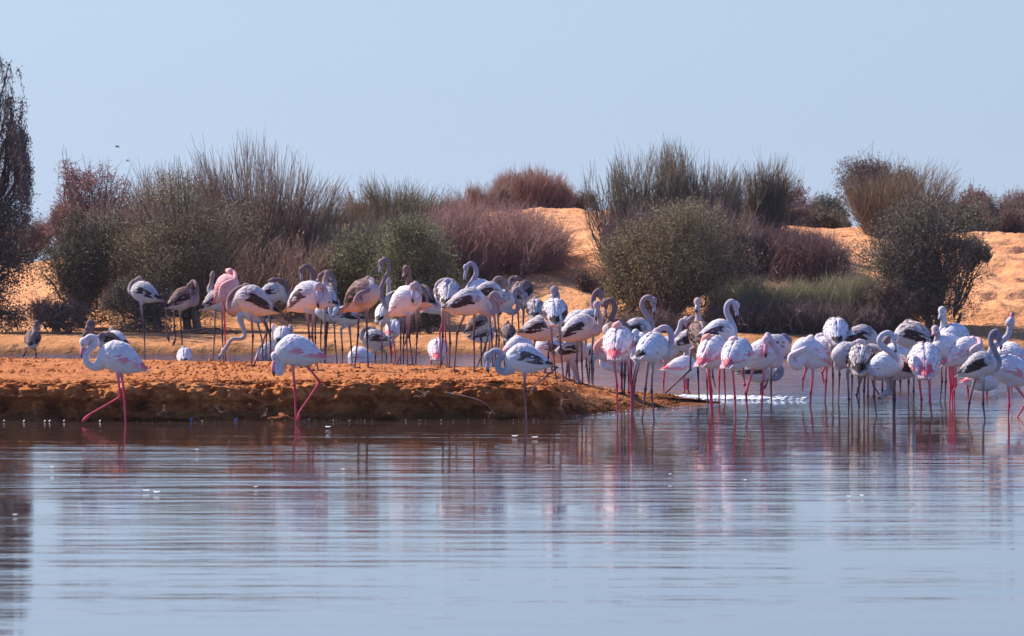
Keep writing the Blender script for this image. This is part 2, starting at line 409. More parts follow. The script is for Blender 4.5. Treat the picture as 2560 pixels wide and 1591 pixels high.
# crumbs and clods scattered on the spit
rs = np.random.RandomState(5)
def clods(n, seed):
    r = np.random.RandomState(seed); mb = MB()
    base = np.array([(1, 0, 0), (0, 1, 0), (-1, 0, 0), (0, -1, 0), (0, 0, .7), (0, 0, -.7)], float)
    tri = np.array([(0, 1, 4), (1, 2, 4), (2, 3, 4), (3, 0, 4), (1, 0, 5), (2, 1, 5), (3, 2, 5), (0, 3, 5)])
    for k in range(n):
        px = r.uniform(-60, 1700); Df, X_, Z_ = bank_profile(px)
        D = Df + r.uniform(0.5, X_[-2] - 0.2) if r.rand() < .75 else Df + r.uniform(0.1, 0.5)
        z = bank_z(px, D); s = r.uniform(0.008, 0.028) * (1 if r.rand() < .9 else 1.6)
        a = r.rand() * 6.3; R = np.array([[math.cos(a), -math.sin(a), 0], [math.sin(a), math.cos(a), 0], [0, 0, 1]])
        v = (base * (1 + 0.35 * (r.rand(6, 1) - .5))) @ R.T * s + [wx(px, D), D, z + s * 0.3]
        mb.add(v, [tri], (0, 0, 0))
    o = mb.build('mud_clods', M_mud, smooth=False); return tag(o, 'loose crumbs of orange mud strewn over the top of the spit', 'mud crumbs', kind='stuff')
clods(2600, 11)

# foam running off the tip of the spit
mb = MB()
rf = np.random.RandomState(31)
oct_v = np.array([(1, 0, 0), (0, 1, 0), (-1, 0, 0), (0, -1, 0), (0, 0, .5), (0, 0, -.5)], float)
oct_f = np.array([(0, 1, 4), (1, 2, 4), (2, 3, 4), (3, 0, 4), (1, 0, 5), (2, 1, 5), (3, 2, 5), (0, 3, 5)])
for k in range(46):      # drifting clots of bubbles, each a loose patch of small flat domes
    pc = 1560 + 370 * rf.beta(1.6, 1.9); Dc = 72.5 - 1.2 * (pc - 1560) / 370 + rf.normal() * .28; ln_ = rf.uniform(.15, .7)
    for q in range(int(30 * ln_) + 6):
        s_ = rf.uniform(.010, .038); x_ = wx(pc, Dc) + rf.normal() * ln_ * .5; y_ = Dc + rf.normal() * .07 + .12 * math.sin(3 * x_)
        mb.add(oct_v * s_ * [rf.uniform(1.2, 2.6), 1, .8] + [x_, y_, .004], [oct_f], (1, 1, 1))
fo = mb.build('foam', M_foam)
tag(fo, 'white foaming water running off the tip of the mud spit', 'foam', kind='stuff')

# ------------------------------------------------------------------ flamingos
# every bird is described by where it stands, how its body is turned and the line of its neck and legs
ST = np.array([  # station along the body, height of the axis, half height, half width
    (0.500, -0.02, 0.010, 0.010), (0.485, -0.02, 0.075, 0.065), (0.44, -0.015, 0.140, 0.12), (0.36, 0.0, 0.205, 0.178), (0.22, 0.012, 0.258, 0.225),
    (0.06, 0.015, 0.275, 0.245), (-0.10, 0.005, 0.255, 0.232), (-0.24, -0.005, 0.212, 0.195), (-0.36, -0.015, 0.155, 0.145),
    (-0.46, -0.02, 0.100, 0.100), (-0.56, -0.025, 0.050, 0.065), (-0.66, -0.03, 0.022, 0.045), (-0.80, -0.035, 0.010, 0.025), (-0.95, -0.04, 0.006, 0.012)])
def torso(x, th, lift=0.0):
    """point of the torso skin at station x and angle th from the back ridge (radians)"""
    xs = -ST[:, 0]
    zc = np.interp(-x, xs, ST[:, 1]); hh = np.interp(-x, xs, ST[:, 2]) + lift; hw = np.interp(-x, xs, ST[:, 3]) + lift
    s = np.sin(th); c = np.cos(th)
    z = zc + hh * np.where(c > 0, np.sign(c) * np.abs(c) ** 0.95, c * 1.02)
    return np.stack([x + 0 * th, hw * s, z], -1)

PAL = {  # plumage: body, covert, covert streak, flight feathers, neck, bare skin of legs, joints, bill
    'adult': dict(body=(0.72, 0.65, 0.63), cov=(0.80, 0.72, 0.72), tip=(0.76, 0.50, 0.50), fl=(0.80, 0.13, 0.16), neck=(0.72, 0.58, 0.57), leg=(0.66, 0.08, 0.13), joint=(0.60, 0.03, 0.06), bill=(0.70, 0.22, 0.28)),
    'pink': dict(body=(0.85, 0.42, 0.40), cov=(0.86, 0.44, 0.43), tip=(0.86, 0.36, 0.33), fl=(0.85, 0.20, 0.14), neck=(0.86, 0.38, 0.35), leg=(0.80, 0.05, 0.07), joint=(0.82, 0.01, 0.03), bill=(0.75, 0.26, 0.28)),
    'young': dict(body=(0.62, 0.53, 0.49), cov=(0.74, 0.68, 0.67), tip=(0.13, 0.065, 0.05), fl=(0.014, 0.007, 0.008), neck=(0.26, 0.18, 0.17), leg=(0.20, 0.11, 0.11), joint=(0.04, 0.02, 0.03), bill=(0.34, 0.31, 0.34)),
    'brown': dict(body=(0.58, 0.45, 0.40), cov=(0.36, 0.23, 0.19), tip=(0.09, 0.038, 0.028), fl=(0.014, 0.007, 0.007), neck=(0.20, 0.12, 0.11), leg=(0.12, 0.06, 0.065), joint=(0.03, 0.015, 0.022), bill=(0.32, 0.28, 0.32)),
    'pale': dict(body=(0.74, 0.67, 0.66), cov=(0.80, 0.75, 0.76), tip=(0.30, 0.20, 0.19), fl=(0.03, 0.015, 0.018), neck=(0.44, 0.34, 0.33), leg=(0.25, 0.12, 0.13), joint=(0.10, 0.03, 0.04), bill=(0.42, 0.37, 0.41)),
}
REG = {1: (0, 640, 440 / 1512), 2: (300, 640, 440 / 1512), 3: (640, 640, 360 / 1512), 4: (880, 620, 360 / 1512), 5: (1080, 620, 360 / 1512),
       6: (1340, 700, 360 / 1512), 7: (1620, 720, 360 / 1512), 8: (1940, 740, 320 / 1512), 9: (2200, 740, 360 / 1512), 0: (0, 0, 1)}
GROUP = 'flamingos gathered on and around the mud spit'

def stand_D(px, py):
    for D in np.arange(60, 96, 0.05):
        z = max(bank_z(px, D), 0.0)
        if HZ + (CH - z) * F / D <= py: return D, z
    return 92.0, 0.0

def wing_mesh(side, pal, r, dark, L):
    mb = MB()
    def feather(x0, th0, ln, wd, c0, c1, c2, lift, sweep=0.0):
        t = np.array([0.0, 0.35, 0.75, 1.0]); wv = np.array([0.55, 1.0, 0.8, 0.0])
        pts = []; cs = []
        for k in range(4):
            x = x0 - ln * t[k]; th = th0 + sweep * t[k]
            ra = max(np.interp(-x, -ST[:, 0], ST[:, 3]), 0.05)
            dth = wd * wv[k] / ra
            l = 0.006 + lift * t[k]
            tk = min(1.0, t[k] * 1.7); col = np.array(c0) * (1 - tk) + np.array(c2) * tk
            if k < 3:
                for s_, cc, el in ((-1, c1, -0.006), (0, None, 0.008), (1, c1, -0.006)):
                    pts.append(torso(np.array(x), np.array(th + s_ * dth * 0.5), l + el)); cs.append(col if cc is None else (np.array(cc) * .38 + col * .62))
            else:
                pts.append(torso(np.array(x), np.array(th), l)); cs.append(col)
        f4 = [(0, 1, 4, 3), (1, 2, 5, 4), (3, 4, 7, 6), (4, 5, 8, 7)]; f3 = [(6, 7, 9), (7, 8, 9)]
        P = np.array(pts); P[:, 1] *= side
        mb.add(P, [np.array(f4), np.array(f3)], np.array(cs))
    cov = np.array(pal['cov']); tip = np.array(pal['tip']); fl = np.array(pal['fl']); bod = np.array(pal['body'])
    # long flight feathers first, the shorter rows over them
    for k in range(9):
        u = k / 8
        feather(-0.12 - 0.05 * abs(u - .5), math.radians(100 - 80 * u), 0.46 + 0.10 * u + .04 * r.rand(), 0.06, fl * 1.2, (fl * .7 + tip * .3), fl * (0.8 + .5 * r.rand()), 0.010, math.radians(-46 * (1 - u)))
    young = dark > 0.5 and fl[0] < 0.3
    for row, (xr, n, ln) in enumerate([(-0.30, 8, 0.24), (-0.22, 11, 0.24), (-0.13, 13, 0.24), (-0.03, 14, 0.22), (0.07, 14, 0.21), (0.16, 13, 0.19), (0.25, 11, 0.17), (0.33, 9, 0.14)]):
        for k in range(n):
            u = (k + 0.5 * (row % 2) + 0.25) / n
            th = math.radians(8 + 92 * u)
            band = u > 0.60 and 1 <= row < 6
            a = np.clip(dark * (0.10 + 0.95 * r.rand() ** 1.3) * (0.45 + .7 * u), 0, 1)
            c0 = cov * (0.90 + .16 * r.rand()); c2 = c0 * (1 - a) + tip * a; c1 = c0 * .6 + bod * .4
            if young:
                if band and r.rand() < .88: q_ = r.rand(); c0 = tip * (.15 + .75 * q_) + fl * .4; c2 = fl * 1.2 + tip * .35 * q_; c1 = tip * (.6 + .6 * q_)
                elif r.rand() < .62 * dark: k_ = .25 + .75 * r.rand() * dark; c0 = cov * (1 - k_ * .5) + tip * k_ * .5; c2 = cov * (1 - k_) + tip * k_; c1 = cov * .95
            elif fl[0] > .5:
                if u > .80 and row < 6 and r.rand() < .5: c0 = fl * .55 + cov * .45; c2 = fl * .85 + cov * .15; c1 = cov
                elif row < 2 and r.rand() < .5: c2 = fl * .5 + cov * .5
            feather(xr + 0.04 * r.rand() + 0.05 * math.sin(math.pi * u), th + 0.06 * (r.rand() - .5), ln * (0.85 + .35 * r.rand()), 0.050, c0, c1, c2, 0.014 + 0.020 * r.rand(), math.radians(-10 * u))
    return mb

NB = [0]
def bird(R, foot, body, yaw, pitch, neck, head, bill, legs, kind, label, m=1.0, dark=None, neckcol=None, D=None, roll=0):
    """foot: (x, y) of the standing foot, body: (x, y) of the body's middle, neck and head: points, legs: hip, joint, foot[, toe]"""
    ox, oy, sc = REG[R]
    T = lambda q: (ox + q[0] * sc, oy + q[1] * sc)
    NB[0] += 1; r = np.random.RandomState(100 + NB[0])
    pal = dict(PAL[kind]); 
    j = 0.93 + 0.12 * r.rand()
    for k_ in ('body', 'cov', 'neck'): pal[k_] = tuple(np.clip(np.array(pal[k_]) * j, 0, 0.86))
    if neckcol: pal['neck'] = tuple(np.array(neckcol) ** 1.45)
    if dark is None: dark = {'adult': 0.35, 'pink': 0.3, 'young': 0.85, 'brown': 1.0, 'pale': 0.45}[kind]
    fx, fy = T(foot)
    if D is None: D, gzf = stand_D(fx, fy)
    else: gzf = max(bank_z(fx, D), 0.0)
    ya = math.radians(yaw); pi_ = math.radians(pitch if abs(math.cos(math.radians(yaw))) > .6 else min(pitch, 18)); L = 0.535 * m
    c, s = math.cos(ya), math.sin(ya)
    fwd = np.array([c * math.cos(pi_), s * math.cos(pi_), math.sin(pi_)]); lat = np.array([-s, c, 0.0]); up = np.cross(fwd, lat)
    M = np.stack([fwd, lat, up], 1)
    bx, by = T(body); C0 = at(bx, by, D)
    origin = np.array([wx(fx, D), D, gzf])
    root = empty('flamingo', origin)
    tag(root, label, 'flamingo', GROUP)
    loc = lambda P: C0 + (np.asarray(P) * [L * 0.83, L, L]) @ M.T
    # ---- torso + neck + head + legs: the body mesh
    mb = MB()
    xs = np.concatenate([[0.5, 0.49, 0.46], np.linspace(0.42, -0.62, 17)]); th = np.linspace(0, 2 * np.pi, 21)[:-1]
    XX, TT = np.meshgrid(xs, th, indexing='ij')
    P = torso(XX, TT); P = P * (1 + 0.03 * (fbm(P[..., 0], P[..., 1], P[..., 2] + NB[0], 0.16, 3)))[..., None]
    bc = np.array(pal['body']); cols_ = np.broadcast_to(bc, P.shape).copy()
    mot = np.clip(fbm(P[..., 0], P[..., 1], P[..., 2] + 3 * NB[0], 0.12, 3) * 2.2, 0, 1)[..., None] * 0.35
    cols_ = cols_ * (1 - mot) + np.array(pal['neck']) * mot
    tw = loc(P.reshape(-1, 3)); f = grid_faces(len(xs), 20, True)
    tw = np.vstack([tw, loc([(-0.64, 0, -0.03)])]); e = (len(xs) - 1) * 20 + np.arange(20)
    mb.add(tw, [f, np.stack([e, np.roll(e, -1), np.full(20, len(tw) - 1)], -1)], np.vstack([cols_.reshape(-1, 3), bc]))
    # neck and head
    st = loc((0.27, 0, 0.02)); st_dy = loc((0.42, 0, 0))[1] - D
    nodes = [st]
    for q in neck:
        dy = q[2] if len(q) > 2 else st_dy
        x_, y_ = T(q); nodes.append(at(x_, y_, D + dy))
    hq = head; hdy = hq[2] if len(hq) > 2 else (nodes[-1][1] - D)
    hx, hy = T(hq); H = at(hx, hy, D + hdy)
    if bill is not None:
        bdy = bill[2] if len(bill) > 2 else hdy
        b_x, b_y = T(bill); BT = at(b_x, b_y, D + bdy); d = BT - H
    else:
        d = H - nodes[-1]
    dl = np.linalg.norm(d); d = d / (dl + 1e-6)
    rb = (0.033 if kind in ('young', 'brown') else 0.037) * (0.85 + .15 * m)
    n = len(nodes)
    keyP = nodes + [H]
    keyR = [0.095 * m, 0.062 * m] + list(np.linspace(rb * 1.10, rb * 0.86, n - 2) if n > 2 else []) + [0.030 * m]
    keyR = keyR[:len(keyP)] if len(keyR) >= len(keyP) else keyR + [rb] * (len(keyP) - len(keyR))
    sp = catmull(keyP, 5); rr = np.interp(np.linspace(0, len(keyR) - 1, len(sp)), np.arange(len(keyR)), keyR)
    V, Fs = tube1(sp, rr, 12)
    nc = np.array(pal['neck']); t = np.clip(np.linspace(0, len(keyR) - 1, len(sp)) / 2.2, 0, 1)[:, None]
    cc = bc * (1 - t) + nc * t; cc = np.repeat(cc, 12, 0) * (0.94 + 0.1 * r.rand(len(sp) * 12, 1)); cc = np.vstack([cc, cc[0], cc[-1]])
    mb.add(V, Fs, cc)
    hs = np.array([-.052, -.045, -.03, -.01, .012, .035, .055, .072]) * (.9 + .1 * m)
    V, Fs = tube1(H + hs[:, None] * d, np.array([.004, .024, .039, .0455, .044, .036, .027, .021]) * m, 12)
    hc = np.repeat(nc[None] * (1 + .25 * np.linspace(-.3, 1, 8)[:, None]), 12, 0); hc = np.vstack([hc, hc[0], hc[-1]])
    mb.add(V, Fs, np.clip(hc, 0, .85))
    # legs
    lb = MB()
    for k, lg in enumerate(legs):
        side = (1 if k % 2 == 0 else -1)
        near = -side * 0.05
        hipl = C0 + up * (-0.10 * m) + lat * 0.05 * side * (1 if s <= 0 or True else 1) + fwd * (-0.02)
        pts = [T(q) for q in lg]
        dy = (hipl[1] - D) if abs(c) > 0.3 else (0.03 * side)
        W = [at(x_, y_, D + dy) for x_, y_ in pts]
        W[0][1] = hipl[1] * .7 + W[0][1] * .3
        standing = len(lg) == 3 and abs(pts[-1][1] - fy) < 26
        if standing:
            gx0 = W[2][0]; g0 = bank_z(pts[2][0], W[2][1]); W[2][2] = g0 + 0.004 if g0 > 0 else -0.16
            if g0 <= 0:   # carry the shank on below the surface in its own direction
                dr = at(*pts[2], D + dy) - W[1]; dr /= abs(dr[2]) + 1e-6; W[2] = W[1] + dr * (W[1][2] + 0.16)
        W = [hipl] + W
        seg = [W[0], W[1], W[1] * .5 + W[2] * .5, W[2] * .94 + W[1] * .06, W[2], W[2] * .94 + W[3] * .06, W[2] * .5 + W[3] * .5, W[3]]
        rad = [0.045 * m, 0.021, 0.0125, 0.0125, 0.0195, 0.0125, 0.0095, 0.010]
        lc = np.array(pal['leg']); jc = np.array(pal['joint'])
        colr = [bc, lc * .6 + bc * .4, lc, jc, jc, jc * .6 + lc * .4, lc, lc]
        if len(lg) == 4:
            tv = W[4] - W[3]; seg += [W[3] + tv * .25, W[3] + tv * .7, W[4]]; rad += [0.016, 0.021, 0.005]; colr += [lc, jc * .5 + lc * .5, jc]
        elif not standing:
            dr = W[3] - W[2]; dr = dr / (np.linalg.norm(dr) + 1e-6)
            seg += [W[3] + dr * .04]; rad += [0.004]; colr += [jc]
        V, Fs = tube1(seg, np.array(rad) * (0.9 + .1 * m), 7)
        cv = np.repeat(np.array(colr), 7, 0); cv = np.vstack([cv, cv[0], cv[-1]])
        lb.add(V, Fs, cv)
        if standing and g0 > 0:   # webbed foot with three toes
            p = W[3]; a0 = ya if abs(s) < .95 else (ya)
            tv = []
            for da in (-0.5, 0.0, 0.5):
                tv.append(p + np.array([math.cos(a0 + da), math.sin(a0 + da), 0]) * 0.085 + [0, 0, 0.004])
            back = p - np.array([math.cos(a0), math.sin(a0), 0]) * 0.02
            for tt in tv:
                V, Fs = tube1([back + [0, 0, .012], p + [0, 0, .014], tt * .6 + p * .4 + [0, 0, .012], tt], [0.008, 0.011, 0.008, 0.003], 5); lb.add(V, Fs, jc)
            web = np.array([p + [0, 0, .02]] + [q_ + [0, 0, .006] for q_ in tv]); lb.add(web, [np.array([(0, 1, 2), (0, 2, 3)])], jc)
    mb.add(np.concatenate(lb.V), lb.F, np.concatenate(lb.C))
    mb.build('body', M_feather, root, origin=origin)
    # bill
    if bill is not None:
        prev = nodes[-1]; away = H - prev; nrm = away - d * np.dot(away, d); nl = np.linalg.norm(nrm); nrm = nrm / nl if nl > 1e-3 else up
        p0 = H + d * 0.05 * m; dl = max(dl, 0.12); p2 = H + d * dl; p1 = (p0 + p2) / 2 + nrm * 0.028
        tt = np.linspace(0, 1, 9)[:, None]; curve = (1 - tt) ** 2 * p0 + 2 * tt * (1 - tt) * p1 + tt ** 2 * p2
        V, Fs = tube1(curve, np.array([0.024, 0.023, 0.022, 0.023, 0.0235, 0.021, 0.016, 0.010, 0.002]) * m, 9)
        bcl = np.array(pal['bill']); bk = np.array((0.02, 0.016, 0.02)); tcol = [bcl, bcl, bcl * 1.1, bcl * 1.1, bcl, bcl * .8, bk, bk, bk]
        cv = np.repeat(np.array(tcol), 9, 0); cv = np.vstack([cv, cv[0], cv[-1]])
        b2 = MB(); b2.add(V, Fs, cv); b2.build('bill', M_horn, root, origin=origin)
        crs = np.cross(d, nrm); crs /= np.linalg.norm(crs) + 1e-6
        for sg in (-1, 1):
            ec = H + d * 0.028 * m + crs * 0.040 * m * sg + nrm * .008
            V, Fs = tube1([ec - crs * sg * .008, ec - crs * sg * .004, ec, ec + crs * sg * .004], [0.002, 0.0085, 0.0085, 0.002], 7)
            b3 = MB(); b3.add(V, Fs, (0.015, 0.012, 0.012)); b3.build('eye', M_horn, root, origin=origin)
    # wings
    for side in (1, -1):
        wb = wing_mesh(side, pal, r, dark, L)
        wb.V = [loc(v) for v in wb.V]
        wb.build('wing', M_feather, root, origin=origin)
    # tail: a small fan of stiff feathers
    tb = MB()
    for k in range(7):
        a = (k - 3) * 0.10
        p0 = np.array([-0.46, a * .35, 0.0]); p1 = np.array([-0.60, a * .34, -0.02]); p2 = np.array([-0.73, a * .30, -0.035 - .004 * abs(k - 3)])
        wv = np.array([0, .022, 0]); v = np.array([p0 - wv * .6, p0 + wv * .6, p1 + wv + [0, 0, .006], p1 - wv + [0, 0, .006], p2 + wv * .2, p2 - wv * .2])
        tb.add(v, [np.array([(0, 1, 2, 3), (3, 2, 4, 5)])], (np.array(pal['body']) * .7 + np.array(pal['fl']) * .3) * (.8 + .2 * r.rand()))
    tb.V = [loc(v) for v in tb.V]; tb.build('tail', M_feather, root, origin=origin)
    return root

# ------------------------------------------------------------------ vegetation
def rnd_leaf_quads(C, size, asp, r, upb=0.0):
    n = len(C)
    a = r.normal(size=(n, 3)); a[:, 2] += upb; a /= np.linalg.norm(a, axis=1, keepdims=True)
    b = np.cross(a, r.normal(size=(n, 3))); b /= np.linalg.norm(b, axis=1, keepdims=True)
    s = (size * (0.6 + 0.8 * r.rand(n)))[:, None]
    A = a * s * .5; Bv = b * s * asp * .5
    V = np.stack([C - A, C + Bv, C + A, C - Bv], 1).reshape(-1, 3)
    return V, np.arange(n * 4).reshape(-1, 4)

def tone(base, n, r, amt=0.25, per=4, alt=None):
    c = np.array(base)[None] * (1 + amt * (r.rand(n, 1) - .5) * 2)
    if alt is not None:
        k = (r.rand(n, 1) < alt[1]); c = np.where(k, np.array(alt[0])[None], c)  # alt: scattered brighter leaves, sparkle highlights painted into the leaf colour
    return np.repeat(c, per, 0)

def leafy(name, label, cat, x0, x1, ytop, ybot, D, trunks, col, n, size=0.05, seed=1, group=None, twcol=(.16, .10, .08), K=60, asp=.42, dens=0.74, basey=None, alt=None, airy=1.0):
    r = np.random.RandomState(seed)
    cx = (x0 + x1) / 2; base_px = trunks[0]
    gb = gz(base_px, D); o = np.array([wx(base_px, D), D, gb]); root = empty(name, o); tag(root, label, cat, group)
    W = (x1 - x0) / 2 * D / F; zt = CH - (ytop - HZ) * D / F; zb = max(CH - (ybot - HZ) * D / F, gz(cx, D) - .02)
    Hh = (zt - zb) / 2; cz = (zt + zb) / 2; cxw = wx(cx, D)
    u = r.normal(size=(K, 3)); u /= np.linalg.norm(u, axis=1, keepdims=True)
    rad = dens * r.rand(K) ** 0.45
    lump = 1 + 1.5 * fbm(u[:, 0], u[:, 1], u[:, 2] + seed, 0.6, 2)
    cen = u * (rad * lump)[:, None] * 1.25
    cen = cen * [W, W * 0.75, Hh] + [cxw, D, cz]
    sig = (0.11 + 0.17 * r.rand(K)) * min(W, Hh * 1.1) * airy
    per = r.multinomial(n, sig ** 1.5 / (sig ** 1.5).sum())
    def ball(m):
        q = r.normal(size=(m, 3)); q /= np.linalg.norm(q, axis=1, keepdims=True); return q * (r.rand(m, 1) ** .42) * 1.75
    pts = np.concatenate([c + ball(m) * s * [1.1, 1, .9] for c, s, m in zip(cen, sig, per)])
    pts = pts[(pts[:, 2] > gb + .03)]
    V, Fq = rnd_leaf_quads(pts, size, asp, r)
    ct = np.concatenate([np.full(m, 1 + .5 * (r.rand() - .5)) for m in per])[:len(pts)]
    mb = MB(); mb.add(V, [Fq], tone(np.array(col) * LK, len(pts), r, .35, 4, None if alt is None else (tuple(np.array(alt[0]) * 2.0), alt[1])) * np.repeat(ct, 4)[:, None])
    # leafy sprigs that stick out and break the outline
    ns = int(90 + 60 * W); dv = r.normal(size=(ns, 3)); dv[:, 2] = np.abs(dv[:, 2]) * .9 - .25; dv /= np.linalg.norm(dv, axis=1, keepdims=True)
    s0 = dv * [W * .92, W * .7, Hh * .92] * (0.82 + .22 * r.rand(ns, 1)) + [cxw, D, cz]; sl = (.12 + .26 * r.rand(ns, 1)) * min(1, W)
    dv2 = dv * .55 + r.normal(size=(ns, 3)) * .25 + [0, 0, .65]; s1 = s0 + dv2 * sl; s00 = s0 - dv2 * sl
    V, Fc = tubes(np.stack([s00, s0, s1], 1), np.tile([.006, .0045, .0015], (ns, 1)), 3); mb.add(V, [Fc], twcol)
    kq = r.randint(0, ns, ns * 16); tq = r.rand(ns * 16, 1); pq = s00[kq] + (s1 - s00)[kq] * tq + r.normal(size=(ns * 16, 3)) * .022; pq = pq[pq[:, 2] > gb + .03]
    V, Fq = rnd_leaf_quads(pq, size * .95, asp * .9, r); mb.add(V, [Fq], tone(np.array(col) * LK * 1.15, len(pq), r, .35, 4, None if alt is None else (tuple(np.array(alt[0]) * 2.0), alt[1] * 1.5)))
    mb.build('crown', M_leaf, root, smooth=False, origin=o)
    # limbs from the trunks out to every clump, and fine twigs
    P = []; Rr = []
    for k in range(K):
        bp = trunks[k % len(trunks)]; b0 = np.array([wx(bp, D), D + .05 * (k % 3), gb + .15 + .35 * Hh * r.rand()])
        e = cen[k]; m = (b0 + e) / 2 + r.normal(size=3) * .10 + [0, 0, -.05]
        P.append([b0, b0 * .6 + m * .4 + r.normal(size=3) * .03, m, (m + e) / 2 + r.normal(size=3) * .05, e, e + (e - m) * .45]); Rr.append(np.array([.022, .019, .015, .011, .007, .002]) * (0.7 + .5 * W))
    V, Fc = tubes(P, Rr, 4); mb = MB(); mb.add(V, [Fc], twcol)
    ends = cen[r.randint(0, K, 420)]; st = ends + r.normal(size=(420, 3)) * .12 * W; ed = st + r.normal(size=(420, 3)) * .26 * W + [0, 0, .05]
    V, Fc = tubes(np.stack([ends * .3 + st * .7, st, (st + ed) / 2 + r.normal(size=(420, 3)) * .02, ed], 1), np.tile([.006, .005, .004, .0015], (420, 1)), 3); mb.add(V, [Fc], twcol)
    mb.build('limb', M_bark, root, origin=o)
    for j, tp in enumerate(trunks):
        b0 = np.array([wx(tp, D), D + .03 * j, gz(tp, D) - .05]); top = np.array([wx(tp + (cx - tp) * .25 + r.uniform(-12, 12), D), D, gb + 0.9 * Hh])
        pp = [b0, b0 * .8 + top * .2 + r.normal(size=3) * .03, b0 * .5 + top * .5 + r.normal(size=3) * .05, top]
        V, Fs = tube1(catmull(pp, 4), np.interp(np.linspace(0, 1, 13), [0, .15, 1], [.11, .075, .035]) * (0.45 + .55 * W), 9)
        mt = MB(); mt.add(V, Fs, (0.22, 0.13, 0.095)); mt.build('trunk', M_bark, root, origin=o)
    return root

def broom(name, label, cat, x0, x1, base_px, ytop, D, n, col, seed, group=None, side=6, r0=.22, rad=.010, wig=.03, low=.25, lean=0.0, leafn=0, leafcol=None, tipcol=None, depth=.7, power=1.25, jag=.3, sidelen=.45, tops=None):
    """shrub of many thin rods fanning up from one foot; tops: outline of the crown in photograph pixels"""
    r = np.random.RandomState(seed)
    gb = gz(base_px, D); o = np.array([wx(base_px, D), D, gb]); root = empty(name, o); tag(root, label, cat, group)
    W = (x1 - x0) / 2 * D / F; cxw = wx((x0 + x1) / 2, D)
    u = r.uniform(-1, 1, n); v = r.uniform(-1, 1, n) * np.sqrt(np.clip(1 - u * u * .8, .05, 1))
    xe = cxw + u * W; ye = D + v * W * depth
    if tops is None:
        tops = [(x0, ytop + .55 * (0.5 * (x1 - x0))), (x0 + .25 * (x1 - x0), ytop + .14 * (x1 - x0) * .5), ((x0 + x1) / 2, ytop), (x1 - .25 * (x1 - x0), ytop + .14 * (x1 - x0) * .5), (x1, ytop + .55 * (0.5 * (x1 - x0)))]
    n = int(n * 1.35); u = r.uniform(-1, 1, n); v = r.uniform(-1, 1, n) * np.sqrt(np.clip(1 - u * u * .8, .05, 1))
    gapn = fbm(u * W, v * W, seed * 1.7, 0.34, 2); kp = gapn > np.quantile(gapn, .30); u = u[kp]; v = v[kp]; n = len(u); xe = cxw + u * W; ye = D + v * W * depth
    tx = [t[0] for t in tops]; ty = [t[1] for t in tops]
    zt = CH - (np.interp(1280 + xe * F / D, tx, ty) - HZ) * D / F
    bunch = fbm(xe, ye, seed, 0.28, 2)
    ze = gb + (zt - gb) * (1 - jag * r.rand(n) ** 1.6 + .25 * np.clip(bunch, -.3, .3)) * (1 - .25 * np.abs(v))
    ze = np.maximum(ze, gb + low * (zt - gb) * .6)
    bx = o[0] + u * W * r0 + r.normal(size=n) * .05; by = D + v * W * r0 * depth + r.normal(size=n) * .05
    bz = ground_z(bx, by) - .03
    K = 7; t = np.linspace(0, 1, K)[None, :]
    px_ = bx[:, None] + (xe - bx)[:, None] * t ** .85 + lean * t ** 2
    py_ = by[:, None] + (ye - by)[:, None] * t ** .85
    pz_ = bz[:, None] + (ze - bz)[:, None] * t ** power
    P = np.stack([px_, py_, pz_], -1); P[:, 1:-1] += r.normal(size=(n, K - 2, 3)) * wig; P += (np.sin(np.linspace(0, 3.0, K))[None, :, None] * r.normal(size=(n, 1, 3)) * .07)
    Rr = rad * (0.45 + 1.3 * r.rand(n, 1) ** 2) * np.array([1.5, 1.25, 1.0, .8, .6, .42, .2])[None]
    V, Fc = tubes(P, Rr, 3); mb = MB()
    cb = np.array(col); tc = np.array(tipcol) * 1.6 if tipcol is not None else cb
    cc = (cb[None, None] * (1 - t[..., None]) + tc[None, None] * t[..., None]) * (0.75 + .5 * r.rand(n, 1, 1))
    mb.add(V, [Fc], np.repeat(cc.reshape(-1, 3), 3, 0))
    mb.build('stem', M_twig, root, origin=o)
    # side rods
    ns = n * side; k = np.repeat(np.arange(n), side); tt = r.uniform(.12, .92, ns) * (K - 1); i = np.floor(tt).astype(int); f = (tt - i)[:, None]
    s0 = P[k, i] * (1 - f) + P[k, i + 1] * f; dr = P[k, i + 1] - P[k, i]; dr /= np.linalg.norm(dr, axis=1, keepdims=True)
    dd = dr + r.normal(size=(ns, 3)) * .30 + [0, 0, .18]; dd /= np.linalg.norm(dd, axis=1, keepdims=True)
    ln = (sidelen * (0.35 + .8 * r.rand(ns)))[:, None]
    dd2 = dd * .8 + dr * .3 + r.normal(size=(ns, 3)) * .08
    Q = np.stack([s0, s0 + dd * ln * .5 + r.normal(size=(ns, 3)) * wig * .4, s0 + dd * ln * .5 + dd2 * ln * .5], 1)
    Rq = rad * .42 * (0.6 + .8 * r.rand(ns, 1)) * np.array([1, .75, .3])[None]
    V, Fc = tubes(Q, Rq, 3); mb = MB()
    cs = tone(tc, ns, r, .3, 9); mb.add(V, [Fc], cs)
    if leafn:
        kk = r.randint(0, ns, leafn); pts = Q[kk, 1] + (Q[kk, 2] - Q[kk, 1]) * r.rand(leafn, 1) + r.normal(size=(leafn, 3)) * .025
        V, Fq = rnd_leaf_quads(pts, .035, .4, r); mb.add(V, [Fq], tone(leafcol, leafn, r))
    mb.build('twigs', M_twig, root, origin=o)
    return root

OLIVE = (.14, .12, .065); BR = 'shrubs along the far shore'
STEM = (.24, .15, .11); RED = (.34, .17, .14)
LK = 1.7     # gain on the leaf colours, raised because the crowns came out dark

